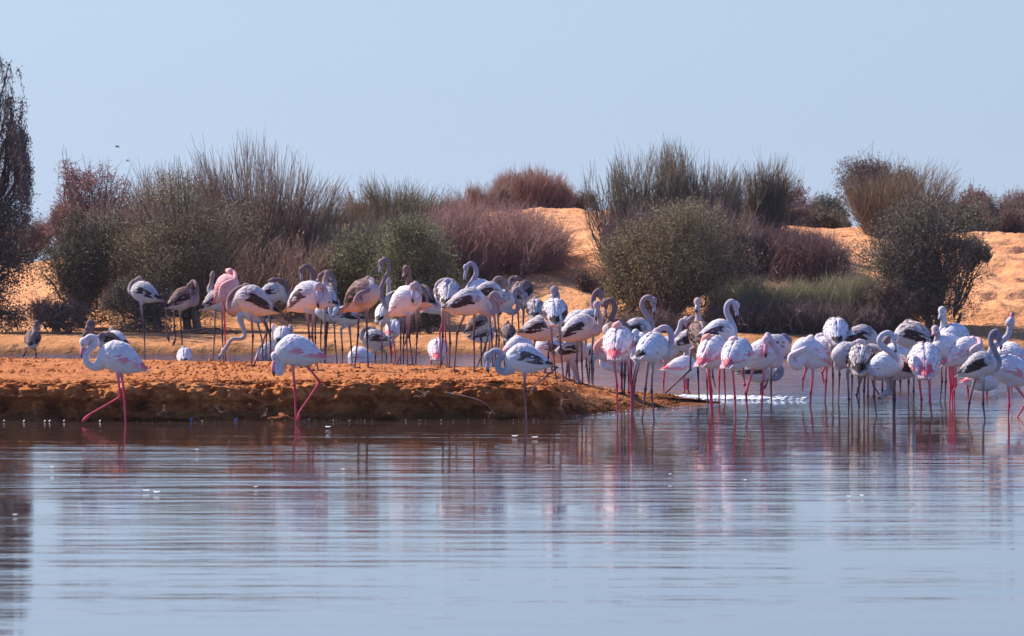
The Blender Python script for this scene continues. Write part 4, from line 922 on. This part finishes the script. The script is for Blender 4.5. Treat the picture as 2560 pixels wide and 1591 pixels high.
# centre left
bird(3, (655, 1112), (660, 400), 200, 20, [(570, 320), (592, 250), (592, 180), (565, 125), (520, 102)], (480, 145), (487, 305), [[(622, 600), (622, 860), (625, 1112)], [(690, 580), (682, 800), (676, 1105)]], 'brown', 'young flamingo with hooked dark neck raised above a pale bird', m=1.0)
bird(3, (720, 1112), (768, 395), 110, 25, [(808, 330), (812, 250), (775, 175), (715, 172)], (678, 215), (650, 275), [[(740, 470), (746, 800), (715, 1112)], [(770, 480), (735, 940), (728, 1090)]], 'brown', 'brown young flamingo seen from the rear with neck arching left', m=.98)
bird(3, (740, 1100), (742, 440), 130, 20, [(725, 310), (728, 240)], (748, 190), (790, 285), [[(725, 600), (725, 850), (720, 1100)]], 'young', 'grey necked flamingo squeezed behind the arching brown one', m=.9, D=78.2)
bird(3, (850, 1120), (760, 600), 182, 18, [(800, 590), (830, 530)], (850, 490), (800, 520), [[(820, 660), (830, 900), (852, 1120)], [(725, 650), (735, 900), (730, 1110)]], 'young', 'flamingo with orange lit belly behind the pale one with hanging head', m=.92)
bird(3, (640, 1215), (530, 445), -35, 24, [(690, 500, -.16), (728, 400, -.15), (700, 320, -.12)], (655, 320, -.18), (655, 560, -.22), [[(535, 600), (560, 850), (562, 1215)], [(602, 610), (590, 850), (655, 1215)]], 'pale', 'large pale flamingo facing right with its head hanging down its breast', m=1.18, dark=.7)
bird(3, (908, 1122), (960, 640), 170, 6, [(835, 650, -.05), (782, 590, -.05), (790, 530, -.05), (835, 485, -.04), (862, 520, -.06)], (838, 575, -.1), (815, 625, -.1), [[(892, 770), (908, 980), (908, 1122)], [(985, 770), (1000, 960), (1010, 1130)]], 'young', 'short young flamingo preening with a loop of blue white neck', m=1.02, neckcol=(.60, .58, .62))
bird(3, (1180, 1190), (1115, 430), -40, 28, [(1085, 470, -.18), (1068, 430, -.22), (1115, 388, -.20), (1190, 362, -.18), (1242, 310, -.12), (1225, 255, -.06)], (1180, 258, 0), None, [[(1080, 570), (1072, 830), (1036, 1190)], [(1160, 570), (1166, 830), (1180, 1190)]], 'brown', 'brown young flamingo with its neck coiled round its shoulder, head tucked', m=1.25, neckcol=(.36, .28, .30))
bird(4, (130, 1150), (100, 1150), 170, 10, [(35, 1120), (25, 1095)], (30, 1075), None, [[(100, 1190), (100, 1200), (100, 1210)]], 'adult', 'white flamingo resting with only its back showing over the bank', m=1.0)
bird(4, (510, 1230), (500, 575), 192, 20, [(380, 610), (318, 530), (303, 440), (342, 330), (385, 245), (385, 165), (345, 115)], (310, 150), (300, 300), [[(505, 740), (512, 940), (508, 1230)], [(545, 740), (542, 940), (540, 1225)]], 'brown', 'tallest young flamingo with upright swan like neck and hooked bill facing left', m=1.08, neckcol=(.44, .32, .31))
bird(4, (335, 1222), (340, 695), 70, 22, [(385, 590, .12), (388, 480, .12), (386, 400, .12)], (384, 355, .12), None, [[(308, 820), (314, 1040), (315, 1220)], [(395, 830), (402, 1040), (415, 1222)]], 'pale', 'plain pinkish flamingo seen from behind under the tallest bird', m=.98, dark=.15)
bird(4, (455, 1185), (430, 850), 75, 40, [(465, 900, -.1), (475, 850, -.12)], (474, 822, -.1), None, [[(440, 1000), (452, 1100), (455, 1185)], [(410, 990), (415, 1100), (412, 1185)]], 'adult', 'white flamingo standing tall and narrow in the channel between dark legs', m=.86, dark=.1)
bird(4, (300, 1175), (255, 965), 178, 6, [(115, 930), (118, 870), (170, 842)], (225, 858), None, [[(245, 1100), (245, 1140), (245, 1175)], [(358, 1100), (360, 1140), (360, 1175)]], 'young', 'sleeping young flamingo with dark wing edge low in the channel', m=1.05, neckcol=(.36, .27, .29))
bird(4, (665, 1240), (735, 520), 130, 16, [(625, 470, .05), (590, 400, .05), (605, 320, .05), (600, 240, .05)], (568, 222, .05), (548, 330, .05), [[(680, 660), (682, 930), (668, 1240)], [(620, 700), (600, 930), (640, 1225)]], 'brown', 'brown flamingo with a straight upright neck and dark nape', m=1.0)
bird(4, (580, 1250), (560, 570), -40, 30, [(655, 560, -.14), (695, 500, -.12), (700, 420, -.1), (670, 375, -.1)], (645, 405, -.15), (642, 585, -.2), [[(575, 720), (572, 940), (585, 1250)], [(595, 720), (580, 940), (462, 1240)]], 'pale', 'pale flamingo with its bill tucked into its breast in the centre left cluster', m=1.18, dark=.25)
bird(4, (960, 1225), (910, 595), 10, 20, [(1010, 520, .1), (1080, 420, .1), (1050, 352, .1), (960, 342, .1), (895, 385, .1)], (885, 450, .1), None, [[(968, 720), (922, 880), (930, 1240)], [(970, 700), (985, 985), (1000, 1240)]], 'adult', 'pinkish adult flamingo with bright red legs behind the centre cluster', m=1.0, neckcol=(.62, .5, .5))
bird(4, (925, 1275), (1015, 500), 85, 28, [(1010, 420, .1), (1005, 380, .06)], (998, 362, 0), None, [[(950, 680), (953, 930), (925, 1275)], [(1015, 690), (1030, 1000), (1022, 1240)]], 'young', 'young flamingo seen from behind with tucked head beside the red legged one', m=1.12, dark=.6, neckcol=(.4, .42, .5))
bird(4, (905, 1215), (900, 1080), 88, 24, [(905, 1000, .1)], (905, 990, .1), None, [[(830, 1180), (828, 1230), (822, 1240)], [(945, 1190), (945, 1235), (945, 1250)]], 'adult', 'round white flamingo from behind, lone in the channel below the centre cluster', m=1.12, dark=.3)
# centre
bird(5, (520, 1262), (530, 445), 178, 12, [(385, 440), (425, 355), (465, 275), (452, 200), (405, 162)], (358, 205), (350, 378), [[(500, 640), (512, 920), (520, 1262)], [(590, 640), (615, 930), (570, 1250)]], 'pale', 'pale flamingo with a high crook neck facing left over the centre cluster', m=.98, neckcol=(.5, .44, .48))
bird(5, (650, 1250), (580, 480), 8, 10, [(655, 430), (650, 375), (685, 322), (740, 325)], (768, 368), (775, 440), [[(600, 700), (625, 900), (640, 1250)], [(650, 700), (680, 920), (655, 1245)]], 'young', 'young flamingo whose bent neck rises between two big ones', m=.95, D=74.6)
bird(5, (955, 1250), (940, 475), 65, 24, [(835, 400, .05), (820, 350, .05), (855, 312, .05)], (890, 325, .05), None, [[(962, 660), (952, 930), (955, 1250)], [(900, 640), (915, 900), (910, 1230)]], 'brown', 'brown backed flamingo with tucked neck, topmost of the centre cluster on its right', m=1.14)
bird(5, (690, 1270), (715, 560), 2, 10, [(800, 650), (875, 672), (905, 610), (868, 520), (868, 450), (920, 425)], (975, 500), (965, 650), [[(690, 700), (705, 960), (680, 1270)], [(850, 690), (835, 880), (800, 1050), (770, 1110)]], 'young', 'young flamingo facing right, head curled down, second behind the dark winged one', m=1.02, neckcol=(.42, .36, .40))
bird(5, (445, 1310), (370, 580), 1, 11, [(545, 650), (620, 690), (668, 655), (655, 580), (618, 520), (655, 480)], (722, 555), (705, 715), [[(445, 700), (440, 950), (447, 1310)], [(345, 700), (265, 890), (232, 1300)]], 'young', 'large dark winged flamingo facing right with curled neck, foremost on the mud', m=1.1, dark=1.0, neckcol=(.46, .38, .40))
bird(5, (1070, 1282), (1085, 655), 88, 20, [(1090, 580, .1)], (1090, 560, .1), None, [[(1050, 790), (1080, 1040), (1088, 1282)], [(1090, 790), (1110, 1040), (1120, 1282)]], 'young', 'brown streaked flamingo from behind left of the one with the upright neck', m=1.0, dark=1.25)
bird(5, (1180, 1335), (1140, 855), 5, 8, [(1270, 830, .05), (1300, 780, .08)], (1260, 760, .1), None, [[(1230, 960), (1220, 1150), (1190, 1335)], [(1090, 940), (1060, 1100), (1050, 1330)]], 'young', 'dark tailed young flamingo stretched out below the upright necked one', m=1.05, dark=1.0)
bird(5, (1380, 1415), (1288, 690), 90, 30, [(1300, 600, .12), (1308, 540, .12), (1308, 480, .12)], (1284, 445, .1), (1265, 552, .08), [[(1245, 830), (1268, 1060), (1305, 1400)], [(1340, 830), (1352, 1070), (1385, 1415)]], 'pale', 'white rear of a flamingo with a short upright neck against the sand', m=1.1, dark=.55, neckcol=(.4, .35, .38))
bird(5, (500, 1195), (480, 810), 25, 28, [(560, 760, .1)], (575, 740, .1), None, [[(600, 880), (560, 1040), (495, 1195)], [(480, 900), (515, 950), (517, 1195)]], 'brown', 'brown flamingo with drooping tail seen between long grey legs', m=.85, D=80)
bird(5, (590, 1200), (530, 920), 10, 5, [(620, 890, .1)], (630, 870, .1), None, [[(560, 990), (560, 1100), (560, 1200)]], 'young', 'dark backed flamingo far back in the channel behind the centre legs', m=.8, D=82)
bird(5, (770, 1215), (795, 900), 88, 20, [(795, 830, .1)], (795, 815, .1), None, [[(760, 990), (760, 1100), (762, 1215)], [(820, 990), (822, 1100), (824, 1215)]], 'brown', 'dark rear of a young flamingo standing in the channel behind the pale walker', m=.78, dark=1.0, D=79)
bird(5, (900, 1240), (905, 1040), 15, 20, [(1000, 1000, .05), (1015, 965, .05)], (985, 955, .05), None, [[(900, 1100), (900, 1180), (900, 1240)]], 'adult', 'pink tinged white flamingo half hidden behind the pale walker in front', m=.95, D=77)
bird(6, (95, 985), (175, 740), 172, 22, [(80, 720), (45, 690), (60, 640)], (95, 625), None, [[(95, 880), (92, 940), (95, 985)], [(170, 860), (165, 940), (165, 1000)]], 'pale', 'blue white flamingo with a dark drooping wing behind the pale walker', m=1.05, dark=.9)
bird(6, (310, 1060), (380, 755), -5, 6, [(400, 860, -.05), (415, 950, -.05), (435, 1040, -.05)], (450, 1085, -.05), None, [[(325, 840), (325, 960), (310, 1060)], [(340, 850), (350, 1000), (345, 1065)]], 'young', 'feeding young flamingo with its neck hanging straight down to the water', m=.92, neckcol=(.5, .44, .46))
bird(5, (990, 1806), (985, 1175), 181, 10, [(820, 1265), (755, 1302), (695, 1268), (695, 1190), (738, 1130), (705, 1092), (645, 1085)], (592, 1135), (597, 1322), [[(968, 1320), (978, 1500), (992, 1806)], [(1200, 1240), (1318, 1248), (1065, 1462), (1062, 1520)]], 'pale', 'pale young flamingo in front of the bank, one leg bent back off the water', m=1.08, dark=.75, neckcol=(.5, .46, .50), D=63.7)
# right of centre
bird(6, (465, 1100), (430, 440), 25, 14, [(470, 390, .05)], (420, 385, .05), None, [[(420, 660), (425, 880), (462, 1100)], [(380, 640), (395, 880), (400, 1080)]], 'pale', 'white flamingo with tucked head showing only its back behind two facing right', m=.9, D=73.4)
bird(6, (590, 1138), (540, 440), 15, 18, [(615, 320), (600, 230), (615, 150), (652, 112)], (680, 150), (688, 298), [[(600, 600), (582, 860), (590, 1138)], [(520, 610), (530, 900), (560, 1128)]], 'young', 'young flamingo with hooked dark neck facing right, bill almost touching another', m=.95, neckcol=(.34, .25, .27), D=72.6)
bird(6, (490, 1115), (455, 520), 5, 20, [(625, 540, -.05), (672, 470, -.08), (665, 380, -.08), (645, 300, -.08)], (640, 262, -.08), (635, 440, -.14), [[(475, 630), (480, 850), (492, 1115)], [(440, 620), (425, 850), (455, 1100)]], 'young', 'large grey winged flamingo facing right with its face turned to the camera', m=1.08, neckcol=(.56, .46, .47), dark=.7)
bird(6, (905, 1200), (870, 545), 188, 14, [(770, 590), (738, 510), (775, 420), (825, 325), (818, 245), (775, 208)], (728, 248), (752, 405), [[(900, 800), (900, 1000), (905, 1200)], [(935, 800), (935, 1000), (925, 1185)]], 'brown', 'young flamingo facing left with a dark question mark neck', m=0.92)
bird(6, (970, 1212), (1040, 540), 8, 14, [(1160, 600), (1212, 540), (1212, 450), (1160, 360), (1112, 275), (1130, 205), (1185, 178)], (1232, 222), (1232, 380), [[(960, 780), (972, 1000), (975, 1212)], [(1000, 780), (1000, 1000), (1000, 1200)]], 'young', 'tall flamingo with a thick S neck facing right before the bush trunk', m=0.95, neckcol=(.50, .40, .41), dark=1.0)
bird(6, (545, 1010), (575, 765), 20, 10, [(640, 740, .05)], (635, 715, .05), None, [[(560, 850), (560, 940), (560, 1010)], [(600, 850), (600, 940), (600, 1010)]], 'young', 'small white and brown flamingo standing in open water left of the loop neck', m=.8)
bird(6, (905, 1140), (850, 870), 160, 5, [(790, 910, -.02), (715, 905, -.02), (692, 850, -.02), (735, 815, -.02)], (790, 835, -.02), None, [[(900, 920), (930, 1040), (925, 1140)], [(880, 920), (900, 1040), (890, 1140)]], 'adult', 'white flamingo preening with its neck looped low over the water', m=.95)
bird(6, (1000, 1470), (865, 690), 80, 30, [(750, 790, .06), (668, 775, .06), (635, 710, .06), (690, 640, .05), (790, 560, 0)], (845, 495, 0), None, [[(820, 850), (850, 1110), (856, 1470)], [(965, 860), (1000, 1110), (1002, 1470)]], 'adult', 'white flamingo from behind with a vivid orange patch under its wing', m=1.28, neckcol=(.78, .46, .40))
bird(6, (1010, 1395), (1055, 700), -75, 26, [(1045, 790, -.18), (1032, 700, -.2), (1035, 620, -.2)], (1045, 560, -.18), (1038, 700, -.26), [[(1050, 890), (1020, 1050), (1003, 1395)], [(1080, 880), (1040, 1050), (1012, 1390)]], 'pale', 'slim white flamingo facing the camera with its bill pointing down', m=1.0, neckcol=(.62, .64, .66))
bird(6, (1180, 1490), (1215, 725), 55, 14, [(1350, 770), (1400, 690), (1420, 590), (1385, 515), (1320, 505)], (1268, 550), None, [[(1175, 880), (1148, 1150), (1112, 1490)], [(1225, 880), (1212, 1170), (1240, 1490)]], 'pale', 'white flamingo with smooth blue shaded flank wading just off the mud tip', m=1.08, dark=.25, neckcol=(.60, .5, .52))
bird(7, (162, 1110), (170, 640), 5, 10, [(255, 600), (285, 520), (330, 430), (350, 350)], (400, 335), (372, 425), [[(180, 780), (163, 980), (162, 1110)]], 'adult', 'white necked flamingo with a brown head curled back, behind the blue shaded one', m=0.95, neckcol=(.66, .55, .55), D=76)
bird(7, (400, 1125), (430, 560), 5, 14, [(560, 440), (555, 350), (500, 308)], (460, 325), None, [[(362, 760), (382, 980), (382, 1125)], [(400, 760), (422, 960), (425, 1125)]], 'young', 'brown winged flamingo with folded neck behind the one with the periscope neck', m=0.98, dark=1.0, D=75)
bird(7, (535, 1190), (545, 505), 95, 28, [(528, 390, .1), (530, 300, .1), (524, 210, .1)], (522, 145, .1), (508, 270, .02), [[(505, 660), (525, 880), (537, 1190)], [(450, 650), (445, 860), (180, 1110), (110, 1160)]], 'brown', 'flamingo with a straight periscope neck stretching one leg far to the left', m=1.1, neckcol=(.56, .45, .42))
bird(7, (625, 1220), (735, 475), 2, 12, [(880, 510), (902, 440), (870, 350), (828, 260), (832, 180), (880, 142)], (925, 185), (922, 322), [[(620, 830), (620, 980), (628, 1220)], [(670, 820), (680, 930), (700, 1010)]], 'pale', 'tall blue shaded flamingo with a high curved neck facing right over the water', m=1.0, dark=.7, neckcol=(.58, .54, .58))
bird(7, (775, 1185), (790, 700), 70, 20, [(800, 600, .1)], (800, 590, .1), None, [[(755, 800), (748, 930), (745, 1185)], [(800, 800), (802, 930), (815, 1185)]], 'adult', 'flamingo mostly hidden between two rounded ones, red legs showing', m=.9)
bird(7, (360, 1120), (365, 845), 20, 0, [(470, 870, .05), (495, 910, .05)], (490, 930, .05), None, [[(400, 930), (410, 1050), (440, 1110)], [(385, 930), (385, 1040), (385, 1120)]], 'adult', 'pink and white flamingo bending low in the water behind dark legs', m=.98)
bird(7, (680, 1345), (680, 690), 60, 26, [(620, 600, .05), (590, 560, .03)], (612, 535, 0), None, [[(635, 830), (665, 1080), (680, 1345)], [(625, 830), (650, 1050), (662, 1240)]], 'adult', 'round pink flushed flamingo with salmon head tucked and an orange flank', m=1.22, neckcol=(.80, .42, .34))
bird(7, (920, 1385), (930, 710), 65, 26, [(890, 600, .05), (870, 575, .02)], (888, 558, 0), None, [[(885, 850), (912, 1150), (922, 1385)], [(1000, 780), (1003, 900), (1013, 1000), (1016, 1035)]], 'adult', 'rounded white flamingo with ruffled rump and one dangling foot', m=1.18, neckcol=(.78, .56, .52))
bird(7, (1110, 1110), (1150, 885), 5, 0, [(1240, 900), (1275, 945), (1350, 950), (1400, 905), (1405, 850)], (1375, 850), (1330, 925), [[(1200, 920), (1190, 1020), (1180, 1110)], [(1270, 960), (1230, 1040), (1215, 1060)]], 'young', 'young flamingo feeding with a hooked neck just above the water', m=.98, neckcol=(.40, .36, .42))
bird(7, (1293, 1195), (1310, 640), 5, 15, [(1400, 690), (1450, 715), (1462, 660), (1400, 585), (1395, 525), (1435, 502)], (1475, 555), (1478, 680), [[(1293, 820), (1290, 990), (1296, 1195)]], 'young', 'flamingo with a dark blue coiled neck facing right behind a pink one', m=1.05, neckcol=(.32, .32, .38))
bird(7, (1190, 1362), (1195, 710), -12, 16, [(1345, 790, -.06), (1385, 720, -.1), (1345, 630, -.12), (1290, 550, -.14), (1255, 495, -.16)], (1243, 545, -.20), (1238, 742, -.24), [[(1100, 860), (1028, 1110), (1052, 1362)], [(1222, 850), (1200, 1100), (1190, 1362)]], 'adult', 'large pink flamingo preening, its bill hanging in front of its shoulder', m=1.1, neckcol=(.78, .58, .60))
# right group
bird(8, (405, 1300), (395, 690), 215, 22, [(260, 810, -.14), (185, 790, -.16), (180, 710, -.16), (265, 665, -.19), (350, 620, -.17), (400, 555, -.08)], (408, 512, 0), None, [[(440, 870), (412, 1150), (405, 1300)], [(355, 870), (322, 970), (315, 1085)]], 'adult', 'pinkish white flamingo with its neck folded like a handle on its left', m=1.18)
bird(8, (580, 1258), (590, 650), 160, 14, [(500, 560), (490, 500), (515, 470)], (545, 480), None, [[(605, 790), (592, 1000), (580, 1258)], [(600, 800), (545, 910), (560, 1000)]], 'adult', 'white flamingo with arched pink neck just right of the handle necked one', m=1.02)
bird(8, (668, 1275), (710, 440), 90, 34, [(712, 380, .1)], (712, 360, .12), None, [[(655, 620), (672, 940), (670, 1275)], [(745, 640), (750, 930), (736, 1278)]], 'pale', 'ball shaped white and blue flamingo rear standing highest before the green reeds', m=1.12, dark=.4)
bird(8, (735, 1278), (985, 510), 2, 10, [(1180, 560), (1240, 600), (1290, 560)], (1310, 520), None, [[(900, 640), (900, 940), (890, 1278)], [(980, 640), (975, 940), (985, 1270)]], 'young', 'long brown winged flamingo lying level behind the right hand group', m=1.04, dark=1.25)
bird(8, (855, 1420), (870, 720), 195, 14, [(760, 830, -.02), (715, 780, -.03), (735, 700, -.04), (850, 620, 0), (930, 560, 0)], (985, 552, 0), None, [[(842, 920), (860, 1220), (855, 1420)]], 'young', 'flamingo with a wide loop of grey neck left of the streaked brown rear', m=1.0, neckcol=(.62, .52, .52))
bird(8, (1040, 1425), (1000, 775), 82, 26, [(1090, 640, .08), (1185, 612, .02), (1262, 665, -.03), (1268, 765, -.06)], (1215, 815, -.1), None, [[(1052, 930), (1038, 1110), (1040, 1425)], [(1015, 950), (952, 1170), (975, 1290)]], 'young', 'rear of a boldly brown streaked flamingo with its grey neck curled beside it', m=1.2, neckcol=(.46, .40, .42), dark=1.25)
bird(8, (1090, 1432), (1290, 820), -12, 12, [(1385, 800, -.05), (1432, 740, -.1), (1370, 675, -.12), (1285, 615, -.12), (1222, 540, -.12), (1255, 465, -.12), (1335, 438, -.12)], (1400, 490, -.12), (1402, 690, -.14), [[(1165, 930), (1158, 1190), (1190, 1435)], [(1090, 920), (1085, 1180), (1088, 1430)]], 'pale', 'pale flamingo with a big S neck and dark hooked bill in the right hand group', m=0.98, dark=.4, neckcol=(.64, .60, .64))
bird(8, (1255, 1370), (1200, 880), 175, 8, [(1130, 860, .05)], (1100, 860, .05), None, [[(1262, 940), (1256, 1110), (1256, 1370)], [(1120, 940), (1150, 1060), (1300, 1290)]], 'brown', 'dark flamingo almost hidden behind the legs of the right hand group', m=.95, D=73)
bird(9, (350, 1130), (355, 430), 155, 12, [(245, 370), (245, 320)], (285, 292), None, [[(352, 860), (352, 1000), (352, 1150)], [(300, 640), (300, 900), (295, 1130)]], 'young', 'brown and white flamingo asleep at the back below the right hand tree', m=1.15, dark=1.25)
bird(9, (215, 1160), (205, 540), 5, 14, [(275, 620), (292, 540), (262, 450), (275, 398)], (325, 430), (345, 570), [[(210, 700), (212, 900), (215, 1160)]], 'brown', 'brown headed flamingo bending its head right in the crowded right group', m=1.0, D=75.5)
bird(9, (118, 1160), (150, 620), 10, 14, [(255, 640), (268, 560), (230, 460), (200, 430)], (222, 462), (248, 600), [[(110, 880), (112, 980), (118, 1160)]], 'pale', 'grey headed flamingo glimpsed between two curved necks in the right group', m=.95, D=74.5)
bird(9, (145, 1270), (190, 755), 178, 12, [(70, 840), (95, 900), (92, 975)], (70, 1020), (8, 1056), [[(128, 880), (146, 1100), (140, 1270)], [(152, 880), (156, 1090), (152, 1270)]], 'young', 'young flamingo with chocolate wings dipping its bill to the water on the left', m=0.98, dark=1.0, neckcol=(.50, .47, .50))
bird(9, (430, 1275), (470, 705), 86, 30, [(440, 580, .08)], (432, 545, .04), None, [[(408, 855), (436, 1090), (430, 1275)], [(520, 870), (524, 1110), (545, 1275)]], 'adult', 'round white pink flamingo rear with tucked head in the right foreground', m=1.38, neckcol=(.72, .54, .52))
bird(9, (680, 1115), (765, 450), 35, 14, [(655, 430, .05), (665, 320, .05), (668, 220, .05)], (652, 152, .05), (632, 275, .02), [[(690, 720), (690, 900), (680, 1115)], [(640, 720), (650, 900), (630, 1110)]], 'pale', 'white flamingo with a tall straight neck right of the dark bush trunk', m=1.1, dark=.3, neckcol=(.66, .62, .62))
bird(9, (725, 1188), (725, 555), 215, 16, [(640, 650, -.08), (605, 580, -.1), (595, 480, -.1), (608, 400, -.1)], (580, 352, -.1), (568, 430, -.16), [[(720, 740), (742, 960), (728, 1190)], [(745, 740), (755, 960), (762, 1190)]], 'adult', 'white flamingo with a thin dark naped neck in front of the straight necked one', m=1.08, neckcol=(.62, .52, .52))
bird(9, (780, 1190), (885, 600), 1, 26, [(1010, 640, -.1), (962, 590, -.15), (1000, 548, -.16), (1050, 515, -.1), (1035, 462, -.03)], (970, 462, 0), None, [[(765, 720), (775, 960), (784, 1190)], [(790, 720), (798, 940), (770, 1000)]], 'adult', 'pink adult flamingo facing right with its neck folded along its flank', m=1.08, neckcol=(.80, .60, .58))
bird(9, (1085, 1058), (1075, 895), 10, 0, [(1190, 920), (1225, 900)], (1212, 870), None, [[(1125, 870), (1125, 980), (1122, 1060)], [(908, 880), (925, 1000), (925, 1060)]], 'adult', 'low feeding flamingo whose blue white neck shows under the others at right', m=.95)
bird(9, (1100, 1300), (1045, 740), 1, 19, [(1200, 750), (1248, 690), (1208, 590), (1165, 490), (1172, 405), (1222, 372)], (1245, 430), (1262, 572), [[(990, 890), (936, 1130), (922, 1300)], [(1085, 915), (1080, 1130), (1102, 1300)]], 'young', 'young flamingo with dark wing band and upright hooked neck in the right foreground', m=0.97, dark=1.0, neckcol=(.38, .34, .38))
bird(9, (1385, 1140), (1385, 620), 150, 16, [(1300, 580), (1290, 545)], (1312, 528), None, [[(1380, 720), (1380, 900), (1385, 1140)]], 'adult', 'white flamingo with rosy tail asleep at the right edge of the photograph', m=1.0, D=75)
bird(9, (1350, 1280), (1390, 800), 181, 18, [(1205, 790), (1152, 700), (1160, 600), (1200, 520), (1285, 472), (1345, 410), (1362, 340)], (1366, 280), (1392, 222), [[(1348, 960), (1356, 1150), (1346, 1280)], [(1432, 955), (1545, 1110), (1440, 1278)]], 'adult', 'pink flamingo at the right edge stretching its bill up to the sky', m=1.16, neckcol=(.60, .54, .58))

# ---- a teal coloured duck swimming at the right edge
def duck():
    D = 81.5; x, y = 2200 + 1345 * 360 / 1512, 740 + 970 * 360 / 1512
    o = np.array([wx(x, D), D, 0.0]); root = empty('duck', o)
    tag(root, 'small dark teal duck swimming at the right edge behind the flamingos', 'duck')
    xs = np.linspace(-0.2, 0.2, 14); P = np.stack([xs, 0 * xs, 0.035 + 0.05 * (np.abs(xs) / .2) ** 3], -1)
    r = 0.075 * np.sqrt(np.clip(1 - (xs / 0.215) ** 2, 0, 1)) + .002
    mb = MB(); V, Fs = tube1(P, r, 12); mb.add(V, Fs, (0.05, 0.05, 0.08))
    V, Fs = tube1([(-.14, 0, .07), (-.17, 0, .11), (-.175, 0, .145), (-.20, 0, .15), (-.215, 0, .145)], [.035, .028, .034, .028, .01], 10); mb.add(V, Fs, (0.02, 0.16, 0.20))
    b = mb.build('body', M_feather, root)
    m2 = MB(); V, Fs = tube1([(-.21, 0, .147), (-.24, 0, .138), (-.265, 0, .135)], [.014, .013, .006], 8); m2.add(V, Fs, (0.25, 0.2, 0.06)); m2.build('bill', M_horn, root)
    for s in (1, -1):
        m3 = MB()
        for k in range(5):
            v = np.array([(0.0, .06, .03 + .016 * k), (0.0, .066, .055 + .014 * k), (.17, .035, .075 + .006 * k), (-.08, .06, .05 + .012 * k)]) * [1, s, 1]
            m3.add(v, [np.array([(0, 1, 2), (0, 3, 1)])], (.12, .12, .14) if k % 2 else (.05, .20, .26))
        m3.build('wing', M_feather, root)
duck()

# ---- two small birds high in the air on the left
def flyer(px, py, D, label):
    o = at(px, py, D); root = empty('flying_bird', o); root.scale = (.6, .6, .6); tag(root, label, 'bird')
    mb = MB(); V, Fs = tube1([(-.11, 0, .02), (-.05, 0, .01), (.04, 0, -.01), (.12, 0, -.035)], [.008, .03, .028, .006], 8); mb.add(V, Fs, (.08, .06, .07)); mb.build('body', M_feather, root)
    for s in (1, -1):
        m2 = MB(); m2.add(np.array([(-.04, 0, .01), (.04, 0, 0), (.06, s * .13, .05), (-.02, s * .14, .055), (.09, s * .26, .02)]), [np.array([(0, 1, 2, 3)]), np.array([(3, 2, 4)])], (.07, .05, .06)); m2.build('wing', M_feather, root)
flyer(293, 367, 150, 'tiny dark bird flying above the bushes on the left, the higher one')
flyer(319, 402, 190, 'tiny bird flying above the bushes on the left, the lower and fainter one')
